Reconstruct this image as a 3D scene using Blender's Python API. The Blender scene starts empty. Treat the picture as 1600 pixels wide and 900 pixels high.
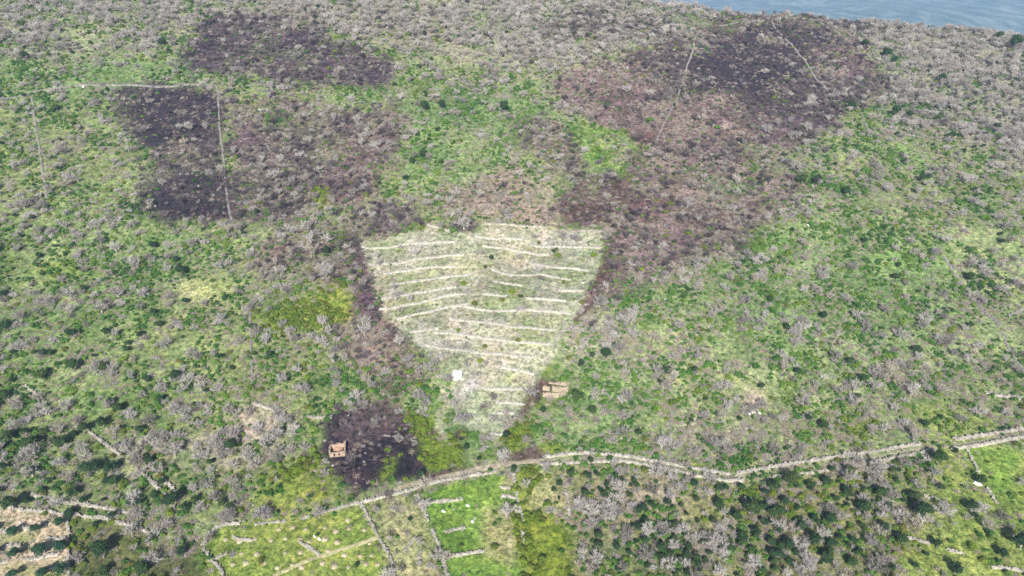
import bpy, math
import numpy as np

rng = np.random.default_rng(7)
SC = bpy.context.scene
COL = SC.collection

# ------------------------------------------------------------------ camera
F = 1143.0                         # focal length in pixels of the 1600 x 900 photograph
PITCH = math.radians(28.0)
CAM = np.array([0.0, 0.0, 150.0])
cam_data = bpy.data.cameras.new('camera')
cam_data.sensor_width = 36.0
cam_data.lens = 36.0 * F / 1600.0
cam_data.clip_start = 1.0
cam_data.clip_end = 40000.0
cam = bpy.data.objects.new('camera', cam_data)
cam.location = CAM
cam.rotation_euler = (math.pi / 2 - PITCH, 0, 0)
COL.objects.link(cam)
SC.camera = cam

# ------------------------------------------------------------------ light
def pix_dir(px, py):
    px = np.asarray(px, float); py = np.asarray(py, float)
    a = (px - 800.0) / F; b = (450.0 - py) / F
    d = np.stack([a, math.cos(PITCH) + b * math.sin(PITCH), -math.sin(PITCH) + b * math.cos(PITCH)], -1)
    return d / np.linalg.norm(d, axis=-1, keepdims=True)

SUN_AZ = math.radians(182.5)        # sun behind the drone: shadows run away up the hill
SUN_EL = math.radians(33.0)
sun_vec = np.array([math.sin(SUN_AZ) * math.cos(SUN_EL), math.cos(SUN_AZ) * math.cos(SUN_EL), math.sin(SUN_EL)])
world = bpy.data.worlds.new('World'); SC.world = world; world.use_nodes = True
wn = world.node_tree.nodes; wl = world.node_tree.links
bg = wn['Background']
sky = wn.new('ShaderNodeTexSky'); sky.sky_type = 'NISHITA'; sky.sun_disc = False
sky.sun_elevation = SUN_EL; sky.sun_rotation = SUN_AZ
wl.new(sky.outputs[0], bg.inputs[0]); bg.inputs[1].default_value = 0.072
sd = bpy.data.lights.new('sun', 'SUN'); sd.energy = 4.8; sd.angle = math.radians(0.5); sd.color = (1.0, 0.965, 0.915)
so = bpy.data.objects.new('sun', sd); COL.objects.link(so)
from mathutils import Vector
so.rotation_euler = Vector(-sun_vec).to_track_quat('-Z', 'Y').to_euler()
so.location = (0, -200, 400)
SC.view_settings.view_transform = 'Standard'; SC.view_settings.look = 'None'
SC.view_settings.gamma = 1.0; SC.view_settings.exposure = 0.72
SC.render.engine = 'CYCLES'
SC.cycles.max_bounces = 4; SC.cycles.diffuse_bounces = 2; SC.cycles.glossy_bounces = 1
SC.cycles.transmission_bounces = 1; SC.cycles.transparent_max_bounces = 4; SC.cycles.volume_bounces = 0
SC.cycles.use_denoising = False; SC.cycles.filter_width = 1.6
SC.cycles.caustics_reflective = False; SC.cycles.caustics_refractive = False

# ------------------------------------------------------------------ noise
class Noise:
    def __init__(s, seed):
        s.t = np.random.default_rng(seed).random((256, 256))
    def val(s, x, y):
        xi = np.floor(x).astype(int); yi = np.floor(y).astype(int)
        fx = x - xi; fy = y - yi
        fx = fx * fx * (3 - 2 * fx); fy = fy * fy * (3 - 2 * fy)
        a = s.t[xi & 255, yi & 255]; b = s.t[(xi + 1) & 255, yi & 255]
        c = s.t[xi & 255, (yi + 1) & 255]; d = s.t[(xi + 1) & 255, (yi + 1) & 255]
        return (a + (b - a) * fx) * (1 - fy) + (c + (d - c) * fx) * fy
    def fbm(s, x, y, scale, octaves=4):
        v = 0.0; amp = 0.5; tot = 0.0
        for k in range(octaves):
            v = v + amp * s.val(x / scale + 17.3 * k, y / scale - 9.1 * k); tot += amp
            amp *= 0.55; scale *= 0.5
        return v / tot                     # 0..1, mean 0.5
NZ = [Noise(100 + i) for i in range(12)]
def sstep(a, b, v):
    t = np.clip((v - a) / (b - a), 0, 1); return t * t * (3 - 2 * t)

# ------------------------------------------------------------------ terrain
_py = np.arange(-400, 3000, 1.0)
_sl = np.interp(_py, [-400, 165, 215, 400, 470, 500, 530, 600, 3000], [0.09, 0.10, 0.325, 0.325, 0.20, 0.05, -0.25, -0.75, -0.75])
_pz = np.cumsum(_sl); _pz -= np.interp(128, _py, _pz)
AX = [-1600, -343, 30, 92, 138, 183, 228, 275, 320, 363, 450, 700, 1600]
AZ = [20, 7, 5, -6, -13.5, -16.5, -21, -25, -26, -30, -50, -105, -250]
def Hs(x, y):                      # broad hill form
    z = np.interp(y, _py, _pz)
    z = z + np.interp(x, AX, AZ) * sstep(230, 480, y)
    z = z - 3.5 * np.exp(-((x + 12) / 45.0) ** 2) * sstep(200, 260, y) * (1 - sstep(400, 470, y))
    return z
def Ht(x, y):
    x = np.asarray(x, float); y = np.asarray(y, float)
    n1 = NZ[0].fbm(x + 500, y + 500, 70, 2) - 0.5
    n2 = NZ[1].fbm(x + 500, y + 500, 18, 3) - 0.5
    up = 0.25 + 0.75 * sstep(170, 230, y)
    g = NZ[4].fbm(x * .8 + y * .35 + 700, y * .5 - x * .2 + 700, 55, 2) - .5
    return Hs(x, y) + (n1 * 12.0 + n2 * 4.0) * up + g * 9.0 * sstep(60, 180, x) * sstep(300, 380, y)
def at(px, py):
    """pixel of the photograph -> point on the ground"""
    d = pix_dir(px, py).reshape(-1, 3)
    ts = np.geomspace(120, 1400, 700)
    P = CAM + d[:, None, :] * ts[None, :, None]
    dz = P[..., 2] - Ht(P[..., 0], P[..., 1])
    hit = dz < 0
    i = np.where(hit.any(1), hit.argmax(1), len(ts) - 1)
    lo = ts[np.maximum(i - 1, 0)]; hi = ts[i]
    for _ in range(18):
        m = (lo + hi) / 2
        q = CAM + d * m[:, None]
        below = q[:, 2] < Ht(q[:, 0], q[:, 1])
        hi = np.where(below, m, hi); lo = np.where(below, lo, m)
    q = CAM + d * hi[:, None]
    return q
def project(p):
    v = np.asarray(p, float) - CAM
    f = v[..., 1] * math.cos(PITCH) - v[..., 2] * math.sin(PITCH)
    u = v[..., 1] * math.sin(PITCH) + v[..., 2] * math.cos(PITCH)
    return 800 + F * v[..., 0] / f, 450 - F * u / f, f

# ------------------------------------------------------------------ helpers
def tag(o, label=None, cat=None, group=None, kind=None):
    if label: o['label'] = label
    if cat: o['category'] = cat
    if group: o['group'] = group
    if kind: o['kind'] = kind
    return o
def mesh(name, verts, faces, mat, smooth=False):
    me = bpy.data.meshes.new(name)
    verts = np.asarray(verts, np.float32); 
    me.from_pydata(verts.tolist() if len(verts) < 20000 else verts, [], faces if isinstance(faces, list) else faces.tolist())
    if mat: me.materials.append(mat)
    if smooth: me.polygons.foreach_set('use_smooth', np.ones(len(me.polygons), bool))
    return me
def link(name, me, parent=None, loc=(0, 0, 0)):
    o = bpy.data.objects.new(name, me); COL.objects.link(o)
    o.location = loc
    if parent: o.parent = parent
    return o

def new_mat(name, rough=0.9):
    m = bpy.data.materials.new(name); m.use_nodes = True
    b = m.node_tree.nodes['Principled BSDF']
    b.inputs['Roughness'].default_value = rough
    b.inputs['Specular IOR Level'].default_value = 0.15
    return m, m.node_tree.nodes, m.node_tree.links, b
def var_mat(name, cols, rough=0.9, nscale=1.2, namp=0.35, trans=0.0, patch=0.0):
    """colour picked per plant from a ramp, broken up by fine noise"""
    m, n, l, b = new_mat(name, rough)
    oi = n.new('ShaderNodeObjectInfo'); r = n.new('ShaderNodeValToRGB')
    el = r.color_ramp.elements
    while len(el) < len(cols): el.new(0.5)
    for i, c in enumerate(cols):
        el[i].position = i / max(1, len(cols) - 1); el[i].color = (*c, 1)
    g = n.new('ShaderNodeNewGeometry')
    if patch:                                   # neighbouring plants tend to be of one tone
        tp = n.new('ShaderNodeTexNoise'); tp.inputs['Scale'].default_value = 0.07; tp.inputs['Detail'].default_value = 2
        l.new(g.outputs['Position'], tp.inputs['Vector'])
        ma = n.new('ShaderNodeMath'); ma.operation = 'MULTIPLY_ADD'; ma.inputs[1].default_value = patch; l.new(oi.outputs['Random'], ma.inputs[0])
        mb = n.new('ShaderNodeMapRange'); mb.inputs['From Min'].default_value = .3; mb.inputs['From Max'].default_value = .7; mb.inputs['To Max'].default_value = 1 - patch
        l.new(tp.outputs['Fac'], mb.inputs['Value']); l.new(mb.outputs[0], ma.inputs[2]); l.new(ma.outputs[0], r.inputs[0])
    else: l.new(oi.outputs['Random'], r.inputs[0])
    t = n.new('ShaderNodeTexNoise'); t.inputs['Scale'].default_value = nscale; t.inputs['Detail'].default_value = 3
    l.new(g.outputs['Position'], t.inputs['Vector'])
    mr = n.new('ShaderNodeMapRange'); mr.inputs['From Min'].default_value = 0.25; mr.inputs['From Max'].default_value = 0.75
    mr.inputs['To Min'].default_value = 1 - namp; mr.inputs['To Max'].default_value = 1 + namp
    l.new(t.outputs['Fac'], mr.inputs['Value'])
    hs = n.new('ShaderNodeHueSaturation'); l.new(r.outputs[0], hs.inputs['Color']); l.new(mr.outputs[0], hs.inputs['Value'])
    l.new(hs.outputs[0], b.inputs['Base Color'])
    if trans:
        tr = n.new('ShaderNodeBsdfTranslucent'); l.new(hs.outputs[0], tr.inputs['Color'])
        mx = n.new('ShaderNodeMixShader'); mx.inputs[0].default_value = trans
        l.new(b.outputs[0], mx.inputs[1]); l.new(tr.outputs[0], mx.inputs[2])
        l.new(mx.outputs[0], n['Material Output'].inputs['Surface'])
    return m
M = {}
M['bare'] = var_mat('bare_bark', [(0.19, 0.17, 0.15), (0.36, 0.33, 0.30), (0.48, 0.445, 0.41), (0.27, 0.25, 0.24), (0.40, 0.345, 0.285)], nscale=0.5, namp=0.25)
M['sbare'] = var_mat('scorched_bark', [(0.05, 0.04, 0.045), (0.11, 0.088, 0.092), (0.20, 0.168, 0.165), (0.075, 0.056, 0.06)], nscale=0.5, namp=0.25)
M['evergreen'] = var_mat('evergreen_leaf', [(0.024, 0.05, 0.020), (0.040, 0.075, 0.022), (0.022, 0.052, 0.026), (0.058, 0.088, 0.024)], trans=0.12)
M['olive'] = var_mat('olive_leaf', [(0.025, 0.07, 0.035), (0.035, 0.08, 0.04)], trans=0.1)
M['green'] = var_mat('green_shrub_leaf', [(0.03, 0.065, 0.02), (0.045, 0.10, 0.03), (0.05, 0.13, 0.022), (0.08, 0.19, 0.035), (0.12, 0.22, 0.035), (0.16, 0.25, 0.045), (0.21, 0.28, 0.06)], trans=0.2, patch=0.5)
M['moss'] = var_mat('broom_green', [(0.125, 0.185, 0.022), (0.16, 0.225, 0.024), (0.09, 0.14, 0.02), (0.145, 0.15, 0.03)], trans=0.15)
M['tan'] = var_mat('dry_scrub', [(0.30, 0.24, 0.19), (0.38, 0.32, 0.26), (0.26, 0.22, 0.20), (0.33, 0.30, 0.17), (0.42, 0.35, 0.31), (0.30, 0.285, 0.28), (0.36, 0.33, 0.30)], namp=0.3)
M['brown'] = var_mat('scorched_scrub', [(0.13, 0.085, 0.085), (0.19, 0.13, 0.12), (0.24, 0.18, 0.16), (0.11, 0.07, 0.085)], namp=0.3)
M['char'] = var_mat('charred_scrub', [(0.03, 0.024, 0.036), (0.06, 0.045, 0.06), (0.10, 0.075, 0.085), (0.04, 0.03, 0.05)], namp=0.3)
M['tuft'] = var_mat('grass_blade', [(0.20, 0.22, 0.07), (0.28, 0.28, 0.10), (0.16, 0.22, 0.06), (0.34, 0.31, 0.17)], trans=0.25)
M['tuftg'] = var_mat('meadow_grass_blade', [(0.14, 0.22, 0.03), (0.21, 0.26, 0.05), (0.10, 0.23, 0.03), (0.26, 0.28, 0.08)], trans=0.25)
M['palestone'] = var_mat('clean_pale_stone', [(0.36, 0.34, 0.295), (0.46, 0.435, 0.38), (0.41, 0.385, 0.34)], nscale=.8, namp=0.3)
M['oldstone'] = var_mat('lichen_stone', [(0.20, 0.182, 0.168), (0.28, 0.258, 0.235), (0.24, 0.222, 0.205)], nscale=1.5, namp=0.35)
M['stone'] = var_mat('pale_stone', [(0.27, 0.245, 0.205), (0.40, 0.37, 0.31), (0.33, 0.305, 0.262)], nscale=.8, namp=0.4)
M['trunk'] = var_mat('trunk_bark', [(0.14, 0.12, 0.11), (0.24, 0.21, 0.19)], namp=0.3)
M['ruinstone'] = var_mat('ochre_masonry', [(0.33, 0.245, 0.18), (0.38, 0.285, 0.21)], nscale=2.2, namp=0.45)
M['ruincream'] = var_mat('cream_masonry', [(0.36, 0.29, 0.21), (0.41, 0.335, 0.25)], nscale=2.2, namp=0.45)
M['rubble'] = var_mat('rubble_earth', [(0.34, 0.215, 0.15), (0.38, 0.24, 0.17)], nscale=1.6, namp=0.4)
M['limewash'] = var_mat('limewash', [(0.60, 0.585, 0.54), (0.64, 0.62, 0.58)], nscale=1.4, namp=0.2)
M['door'] = var_mat('weathered_door', [(0.20, 0.17, 0.14), (0.22, 0.19, 0.16)], nscale=3.0)
M['mound'] = var_mat('pale_mound', [(0.38, 0.33, 0.21), (0.33, 0.28, 0.18), (0.43, 0.375, 0.26)], nscale=2.0, namp=0.3)
M['white'] = var_mat('white_rock', [(0.66, 0.63, 0.58), (0.74, 0.71, 0.66)], nscale=1.0, namp=0.25)

# ------------------------------------------------------------------ ground cover map
# cover -> ground colour and plants per square metre:
#          bare   ever   green  moss   tan    brown  char   tuft   stone
COVER = {
 'scrub':  ((0.160, 0.205, 0.078), (.026, .0034, .125, .012, .090, .004, .000, .16, .006)),
 'scrubr': ((0.180, 0.225, 0.098), (.015, .0010, .165, .010, .170, .006, .000, .14, .010)),
 'lgreen': ((0.135, 0.200, 0.078), (.012, .0012, .140, .008, .060, .010, .000, .18, .006)),
 'bright': ((0.135, 0.225, 0.055), (.002, .0010, .160, .010, .010, .000, .000, .25, .001)),
 'wood':   ((0.205, 0.200, 0.150), (.085, .0026, .020, .006, .060, .015, .000, .05, .004)),
 'woodg':  ((0.190, 0.215, 0.115), (.060, .0030, .060, .008, .060, .006, .000, .10, .006)),
 'thick':  ((0.175, 0.178, 0.082), (.034, .0250, .120, .050, .130, .008, .000, .08, .004)),
 'pale':   ((0.360, 0.315, 0.245), (.070, .0010, .010, .004, .140, .005, .000, .06, .012)),
 'burntd': ((0.028, 0.021, 0.032), (.010, .0000, .002, .000, .025, .060, .300, .00, .008)),
 'burntw': ((0.066, 0.050, 0.060), (.055, .0000, .006, .002, .050, .100, .100, .00, .005)),
 'burntb': ((0.112, 0.082, 0.078), (.022, .0003, .012, .004, .120, .170, .045, .01, .008)),
 'pink':   ((0.205, 0.162, 0.138), (.010, .0003, .020, .002, .090, .170, .010, .04, .012)),
 'deepb':  ((0.085, 0.046, 0.045), (.012, .0000, .002, .004, .010, .300, .050, .00, .002)),
 'moss':   ((0.150, 0.195, 0.025), (.001, .0004, .006, .260, .003, .002, .000, .08, .000)),
 'field':  ((0.275, 0.290, 0.195), (.003, .0000, .001, .001, .012, .001, .000, .10, .010)),
 'fieldg': ((0.220, 0.265, 0.115), (.002, .0000, .002, .002, .012, .001, .000, .18, .004)),
 'fgrey':  ((0.320, 0.310, 0.275), (.007, .0000, .001, .002, .020, .001, .000, .06, .010)),
 'meadow': ((0.195, 0.255, 0.055), (.000, .0000, .002, .001, .004, .000, .000, .30, .002)),
 'mdry':   ((0.310, 0.300, 0.150), (.006, .0000, .002, .002, .020, .002, .000, .20, .008)),
 'mgreen': ((0.140, 0.240, 0.042), (.000, .0000, .010, .002, .003, .000, .000, .30, .004)),
 'paleg':  ((0.320, 0.340, 0.145), (.001, .0000, .004, .006, .012, .000, .000, .18, .002)),
 'soil':   ((0.380, 0.320, 0.220), (.000, .0000, .001, .000, .020, .000, .000, .10, .012)),
 'rough':  ((0.082, 0.092, 0.032), (.008, .0050, .080, .070, .030, .012, .000, .10, .001)),
 'dgreen': ((0.080, 0.110, 0.035), (.006, .0700, .060, .040, .010, .000, .000, .04, .000)),
 'dirt':   ((0.400, 0.355, 0.260), (.001, .0000, .006, .002, .030, .002, .000, .16, .012)),
}
KINDS = ['bare', 'ever', 'green', 'moss', 'tan', 'brown', 'char', 'tuft', 'stone', 'sbare']
SCORCH = {'burntd': .014, 'burntw': .075, 'burntb': .050, 'deepb': .025, 'pink': .008, 'wood': .012}      # scorched trees per square metre
for _c in COVER:
    _d = list(COVER[_c][1])
    if _c in ('burntd', 'burntw', 'burntb', 'deepb', 'pink'): _d[0] *= {'burntd': .1, 'burntw': .25, 'burntb': .45, 'deepb': .3, 'pink': .6}[_c]
    COVER[_c] = (COVER[_c][0], tuple(_d) + (SCORCH.get(_c, 0.0),))
def ell(cx, cy, rx, ry, n=14):
    a = np.linspace(0, 2 * math.pi, n, endpoint=False)
    return list(zip(cx + rx * np.cos(a), cy + ry * np.sin(a)))
# (cover, outline in photograph pixels on the ground, soft edge in metres, raggedness in metres, share)
REG = [
 ('scrubr', [(900, 480), (1000, 430), (1160, 400), (1240, 300), (1380, 190), (1700, 260), (1700, 700), (1140, 745), (850, 712), (810, 660), (850, 580)], 8, 14, 1),
 ('woodg', [(-200, -40), (320, -40), (330, 60), (200, 105), (0, 112), (-200, 120)], 8, 14, 1),
 ('wood', [(320, -60), (1110, -60), (1095, 40), (1000, 75), (920, 100), (850, 110), (740, 100), (640, 95), (560, 60), (330, 30)], 8, 16, 1),
 ('lgreen', [(-200, 90), (130, 95), (300, 95), (330, 128), (170, 150), (-200, 175)], 6, 8, .8),
 ('woodg', [(640, 60), (760, 70), (900, 90), (860, 140), (760, 130), (650, 110)], 8, 12, .7),
 ('wood', [(1280, 0), (1800, 20), (1800, 270), (1600, 265), (1480, 245), (1400, 190), (1385, 130), (1335, 80)], 6, 10, 1),
 ('lgreen', ell(1480, 62, 25, 8), 3, 4, .6), ('lgreen', ell(1395, 105, 32, 18), 3, 4, .8), ('lgreen', ell(1330, 92, 26, 10), 3, 4, .8),
 ('lgreen', ell(1430, 175, 60, 16), 4, 8, .5), ('scrub', [(1300, 175), (1480, 215), (1600, 250), (1600, 330), (1300, 300)], 8, 14, .6),
 # burnt ground up the hill
 ('burntw', [(285, 62), (330, 25), (430, 18), (520, 38), (545, 70), (620, 80), (640, 108), (600, 132), (520, 138), (430, 132), (340, 116), (290, 92)], 4, 12, 1),
 ('burntd', [(420, 60), (480, 50), (560, 85), (610, 105), (580, 125), (520, 100), (440, 85)], 5, 12, .7),
 ('burntd', [(275, 75), (330, 60), (345, 95), (300, 110)], 4, 8, .7),
 ('burntw', [(840, 30), (960, 25), (1080, 40), (1060, 60), (940, 60), (850, 55)], 6, 10, .6),
 ('burntb', [(340, 150), (440, 160), (560, 165), (645, 172), (632, 240), (600, 290), (560, 320), (500, 345), (440, 375), (360, 345)], 5, 12, 1),
 ('burntw', [(360, 200), (470, 200), (530, 270), (500, 330), (430, 350), (360, 320)], 8, 18, .55),
 ('burntw', [(180, 138), (345, 142), (360, 330), (330, 352), (258, 348), (222, 310), (228, 250), (190, 200)], 4, 9, 1),
 ('burntd', [(190, 142), (290, 140), (340, 145), (338, 200), (280, 225), (225, 235), (200, 190)], 6, 14, 1),
 ('burntd', [(225, 290), (300, 265), (350, 280), (352, 340), (265, 346), (228, 318)], 5, 10, 1),
 ('pink', ell(285, 235, 26, 9), 5, 10, .35), ('pink', ell(250, 268, 16, 6), 5, 10, .35),
 ('scrub', [(100, 160), (190, 150), (200, 240), (225, 320), (120, 330), (70, 250)], 8, 12, .4),
 ('scrub', ell(420, 185, 18, 12), 4, 7, .5), ('scrub', ell(450, 134, 50, 6), 4, 7, .3), ('lgreen', ell(580, 150, 60, 8), 4, 7, .7),
 ('moss', ell(502, 312, 15, 20), 3, 5, .8), ('bright', ell(505, 346, 30, 10), 3, 6, .7),
 # the green hollow and the pinkish scrub above the terraces
 ('lgreen', [(620, 140), (760, 118), (880, 135), (905, 175), (900, 215), (830, 215), (790, 260), (720, 300), (640, 305), (625, 240), (640, 190)], 6, 14, 1),
 ('bright', ell(660, 235, 30, 45), 7, 10, .45),
 ('pink', [(720, 280), (800, 255), (870, 270), (880, 330), (870, 352), (760, 350), (660, 345), (660, 320)], 6, 12, .8),
 ('burntb', [(805, 190), (870, 195), (905, 235), (900, 285), (850, 262), (815, 235)], 5, 8, .8),
 ('burntb', [(870, 130), (930, 100), (1010, 78), (1100, 40), (1200, 18), (1290, 28), (1352, 88), (1392, 138), (1335, 170), (1300, 205), (1262, 270), (1235, 320), (1180, 360), (1170, 400), (1080, 415), (1000, 440), (950, 470), (915, 490), (945, 420), (945, 350), (880, 352), (870, 300), (960, 270), (1000, 240), (945, 190), (880, 165)], 4, 10, 1),
 ('pink', [(870, 130), (960, 105), (1090, 150), (1250, 180), (1262, 270), (1235, 320), (1100, 320), (1000, 300), (940, 190)], 8, 22, .55), ('pink', [(960, 340), (1080, 330), (1170, 370), (1080, 410), (980, 440)], 7, 16, .5),
 ('burntb', [(880, 140), (960, 105), (1070, 60), (1080, 120), (1040, 190), (1010, 225), (950, 190), (900, 170)], 5, 10, .75),
 ('burntb', [(1060, 160), (1150, 110), (1300, 110), (1370, 128), (1300, 195), (1200, 230), (1110, 250), (1040, 240)], 6, 14, .75),
 ('burntd', [(1075, 85), (1120, 55), (1205, 42), (1290, 42), (1310, 60), (1270, 85), (1280, 110), (1200, 135), (1130, 150), (1065, 140)], 5, 12, .95),
 ('burntd', [(1160, 90), (1280, 105), (1310, 150), (1290, 190), (1210, 195), (1140, 165)], 8, 18, .75),
 ('burntd', [(1000, 90), (1070, 70), (1060, 150), (1000, 175), (960, 150)], 8, 16, .5),
 ('burntw', [(1180, 180), (1300, 160), (1290, 205), (1200, 240), (1120, 255)], 8, 14, .6),
 ('burntd', [(1290, 95), (1360, 105), (1375, 128), (1310, 140)], 5, 9, .6),
 ('pink', ell(1060, 190, 34, 16), 5, 12, .6), ('pink', ell(1000, 130, 40, 14), 5, 12, .5), ('pale', ell(1118, 158, 10, 5), 2, 5, .7), ('pale', ell(1140, 200, 12, 6), 2, 5, .6), ('pale', ell(1205, 66, 20, 4), 2, 5, .5), ('pink', ell(1125, 158, 26, 12), 4, 9, .7), ('pink', ell(1205, 68, 30, 9), 4, 8, .7), ('pink', ell(1305, 112, 30, 8), 4, 7, .7), ('pink', ell(1150, 208, 26, 10), 4, 8, .6),
 ('pink', ell(1215, 22, 55, 6), 2, 4, .9), ('lgreen', ell(1118, 22, 20, 6), 2, 4, .6),
 ('burntb', [(955, 295), (1060, 315), (1170, 345), (1175, 395), (1090, 395), (1010, 430), (960, 400), (950, 350)], 6, 14, .7),
 ('deepb', [(875, 285), (930, 300), (968, 285), (972, 320), (945, 352), (890, 352), (870, 320)], 3, 7, .85),
 ('deepb', ell(1010, 318, 38, 10), 3, 7, .7), ('deepb', ell(1000, 345, 24, 8), 3, 7, .7), ('deepb', ell(1110, 345, 36, 12), 5, 10, .4),
 ('deepb', [(985, 205), (1025, 210), (1000, 250), (975, 310), (960, 300), (985, 250)], 2, 4, .8),
 ('bright', [(915, 200), (965, 205), (1003, 228), (1000, 250), (975, 275), (930, 262), (905, 225)], 3, 6, 1),
 ('lgreen', [(1170, 235), (1300, 205), (1320, 240), (1260, 275), (1180, 260)], 6, 12, .7), ('lgreen', ell(1150, 287, 40, 10), 4, 8, .7),
 ('bright', [(1165, 365), (1200, 355), (1240, 375), (1235, 400), (1180, 395)], 3, 6, .8),
 # left hillside
 ('lgreen', [(1000, 440), (1180, 400), (1300, 330), (1480, 360), (1540, 480), (1450, 590), (1250, 560), (1050, 540)], 12, 30, .6), ('bright', ell(1000, 500, 30, 20), 5, 10, .5), ('bright', ell(1440, 400, 60, 24), 7, 14, .5), ('bright', ell(1250, 470, 50, 20), 7, 14, .5), ('bright', ell(930, 610, 40, 22), 6, 10, .5),
 ('lgreen', [(0, 380), (260, 370), (330, 420), (300, 600), (150, 650), (0, 620)], 12, 30, .5), ('bright', ell(150, 430, 60, 18), 6, 12, .5), ('bright', ell(230, 500, 40, 16), 6, 12, .5),
 ('lgreen', ell(290, 395, 55, 28), 6, 10, .7), ('paleg', ell(325, 455, 45, 22), 4, 8, .7),
 ('woodg', [(360, 360), (560, 340), (580, 440), (470, 450), (400, 430)], 8, 12, .6),
 ('burntb', [(400, 372), (470, 360), (560, 330), (660, 322), (672, 352), (570, 376), (584, 440), (600, 490), (555, 480), (545, 440), (470, 440), (410, 425)], 5, 10, .85),
 ('burntw', [(590, 320), (660, 318), (672, 350), (600, 366)], 3, 6, .8), ('burntw', ell(725, 352, 26, 13), 2, 4, .9),
 ('deepb', [(548, 380), (568, 385), (582, 440), (592, 485), (560, 500), (548, 470), (560, 430)], 3, 4, .7),
 ('burntb', [(520, 500), (560, 480), (600, 495), (640, 530), (664, 562), (652, 600), (615, 622), (560, 590), (520, 550)], 4, 8, .75),
 ('pink', ell(590, 545, 45, 34), 6, 12, .5),
 ('moss', [(395, 500), (440, 470), (480, 458), (545, 438), (552, 470), (548, 498), (480, 512), (420, 522)], 3, 5, .9),
 ('moss', ell(105, 425, 45, 16), 5, 9, .5), ('moss', ell(70, 420, 20, 14), 5, 9, .4),
 ('bright', ell(530, 600, 34, 16), 4, 8, .6), ('bright', ell(40, 570, 45, 22), 6, 10, .45), ('bright', ell(160, 620, 70, 14), 6, 10, .4),
 ('pale', [(345, 655), (400, 630), (430, 650), (440, 690), (405, 735), (345, 725), (330, 690)], 6, 10, .9),
 ('pale', ell(250, 700, 60, 24), 6, 12, .4),
 ('pale', ell(560, 655, 45, 14), 4, 8, .5), ('pale', ell(1110, 672, 42, 22), 6, 10, .7), ('pale', ell(1175, 630, 16, 18), 2, 3, .8), ('pale', ell(930, 525, 60, 40), 8, 14, .6),
 ('lgreen', [(860, 560), (960, 570), (1040, 600), (1010, 690), (880, 690), (840, 640)], 8, 10, .6),
 ('moss', [(375, 795), (430, 725), (500, 712), (530, 735), (545, 772), (500, 788), (420, 806)], 4, 8, .85),
 ('rough', [(108, 812), (235, 835), (300, 850), (330, 900), (340, 950), (108, 950)], 3, 6, .9),
 ('pale', ell(275, 845, 30, 20), 5, 8, .6),
 # burnt corner by the ruined house
 ('burntd', [(500, 695), (518, 650), (603, 634), (642, 655), (668, 690), (670, 742), (612, 758), (545, 780), (520, 740)], 2, 5, 1),
 ('burntb', [(540, 645), (610, 640), (630, 660), (600, 690), (560, 700), (540, 675)], 4, 8, .8), ('deepb', ell(570, 745, 30, 14), 3, 6, .7),
 ('deepb', ell(625, 680, 28, 18), 4, 8, .6), ('moss', [(585, 752), (600, 725), (602, 708), (622, 712), (618, 738), (600, 755)], 2, 3, 1),
 ('moss', [(640, 655), (678, 652), (700, 675), (722, 700), (728, 728), (700, 738), (664, 740), (658, 700)], 2, 3, 1),
 ('moss', [(783, 702), (800, 660), (828, 655), (832, 682), (800, 714)], 2, 3, 1), ('moss', ell(858, 702, 20, 9), 2, 3, .9), ('moss', ell(850, 630, 26, 8), 2, 3, .7), ('moss', ell(850, 582, 14, 10), 2, 3, .8),
 ('lgreen', [(675, 600), (715, 590), (720, 660), (760, 680), (780, 720), (735, 735), (720, 690), (690, 665)], 2, 4, .9),
 ('dirt', [(683, 600), (693, 600), (702, 635), (692, 660), (695, 686), (682, 684), (682, 650), (694, 630)], 1, 1.5, .8),
 ('dirt', [(770, 690), (785, 685), (800, 722), (780, 735), (740, 742), (640, 765), (640, 752), (720, 736), (775, 718)], 1.5, 2, .9),
 ('deepb', [(845, 588), (872, 600), (848, 618), (828, 645), (806, 668), (800, 655), (824, 615)], 1.5, 3, .9),
 ('deepb', [(795, 722), (800, 708), (835, 696), (852, 712), (830, 722)], 1.5, 3, .9), ('deepb', ell(720, 680, 10, 7), 1, 2, .9), ('deepb', ell(676, 678, 6, 8), 1, 2, .8), ('deepb', ell(762, 682, 8, 6), 1, 2, .8),
 ('deepb', [(660, 742), (730, 728), (735, 733), (665, 750)], 1, 2, .8),
 ('deepb', [(946, 366), (974, 374), (958, 420), (926, 470), (898, 505), (886, 505), (908, 462), (935, 412)], 2, 4, .9), ('burntw', [(548, 372), (568, 378), (586, 440), (606, 492), (585, 500), (556, 470)], 3, 5, .8),
 # terraces
 ('field', [(563, 374), (640, 362), (668, 354), (704, 364), (745, 364), (760, 352), (870, 360), (946, 362), (936, 420), (902, 490), (872, 545), (845, 588), (822, 620), (806, 652), (786, 684), (740, 674), (708, 662), (716, 594), (690, 578), (655, 545), (602, 492), (582, 440)], .7, .7, 1),
 ('fieldg', ell(620, 385, 45, 8), 3, 6, .8), ('fieldg', ell(640, 440, 45, 14), 4, 7, .7), ('fieldg', ell(820, 395, 40, 9), 4, 7, .7), ('fieldg', ell(810, 450, 40, 12), 4, 7, .8),
 ('fieldg', ell(780, 475, 40, 12), 4, 7, .6), ('fieldg', ell(840, 500, 40, 8), 4, 7, .7), ('fieldg', ell(790, 590, 14, 10), 2, 4, .8), ('fieldg', ell(740, 545, 30, 8), 4, 7, .5), ('fieldg', ell(640, 475, 40, 14), 4, 7, .7), ('fieldg', ell(720, 410, 50, 12), 4, 7, .6), ('fieldg', ell(890, 430, 30, 16), 4, 7, .5), ('fieldg', ell(830, 530, 40, 10), 4, 7, .6), ('fieldg', ell(760, 625, 14, 30), 3, 5, .6),
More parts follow.
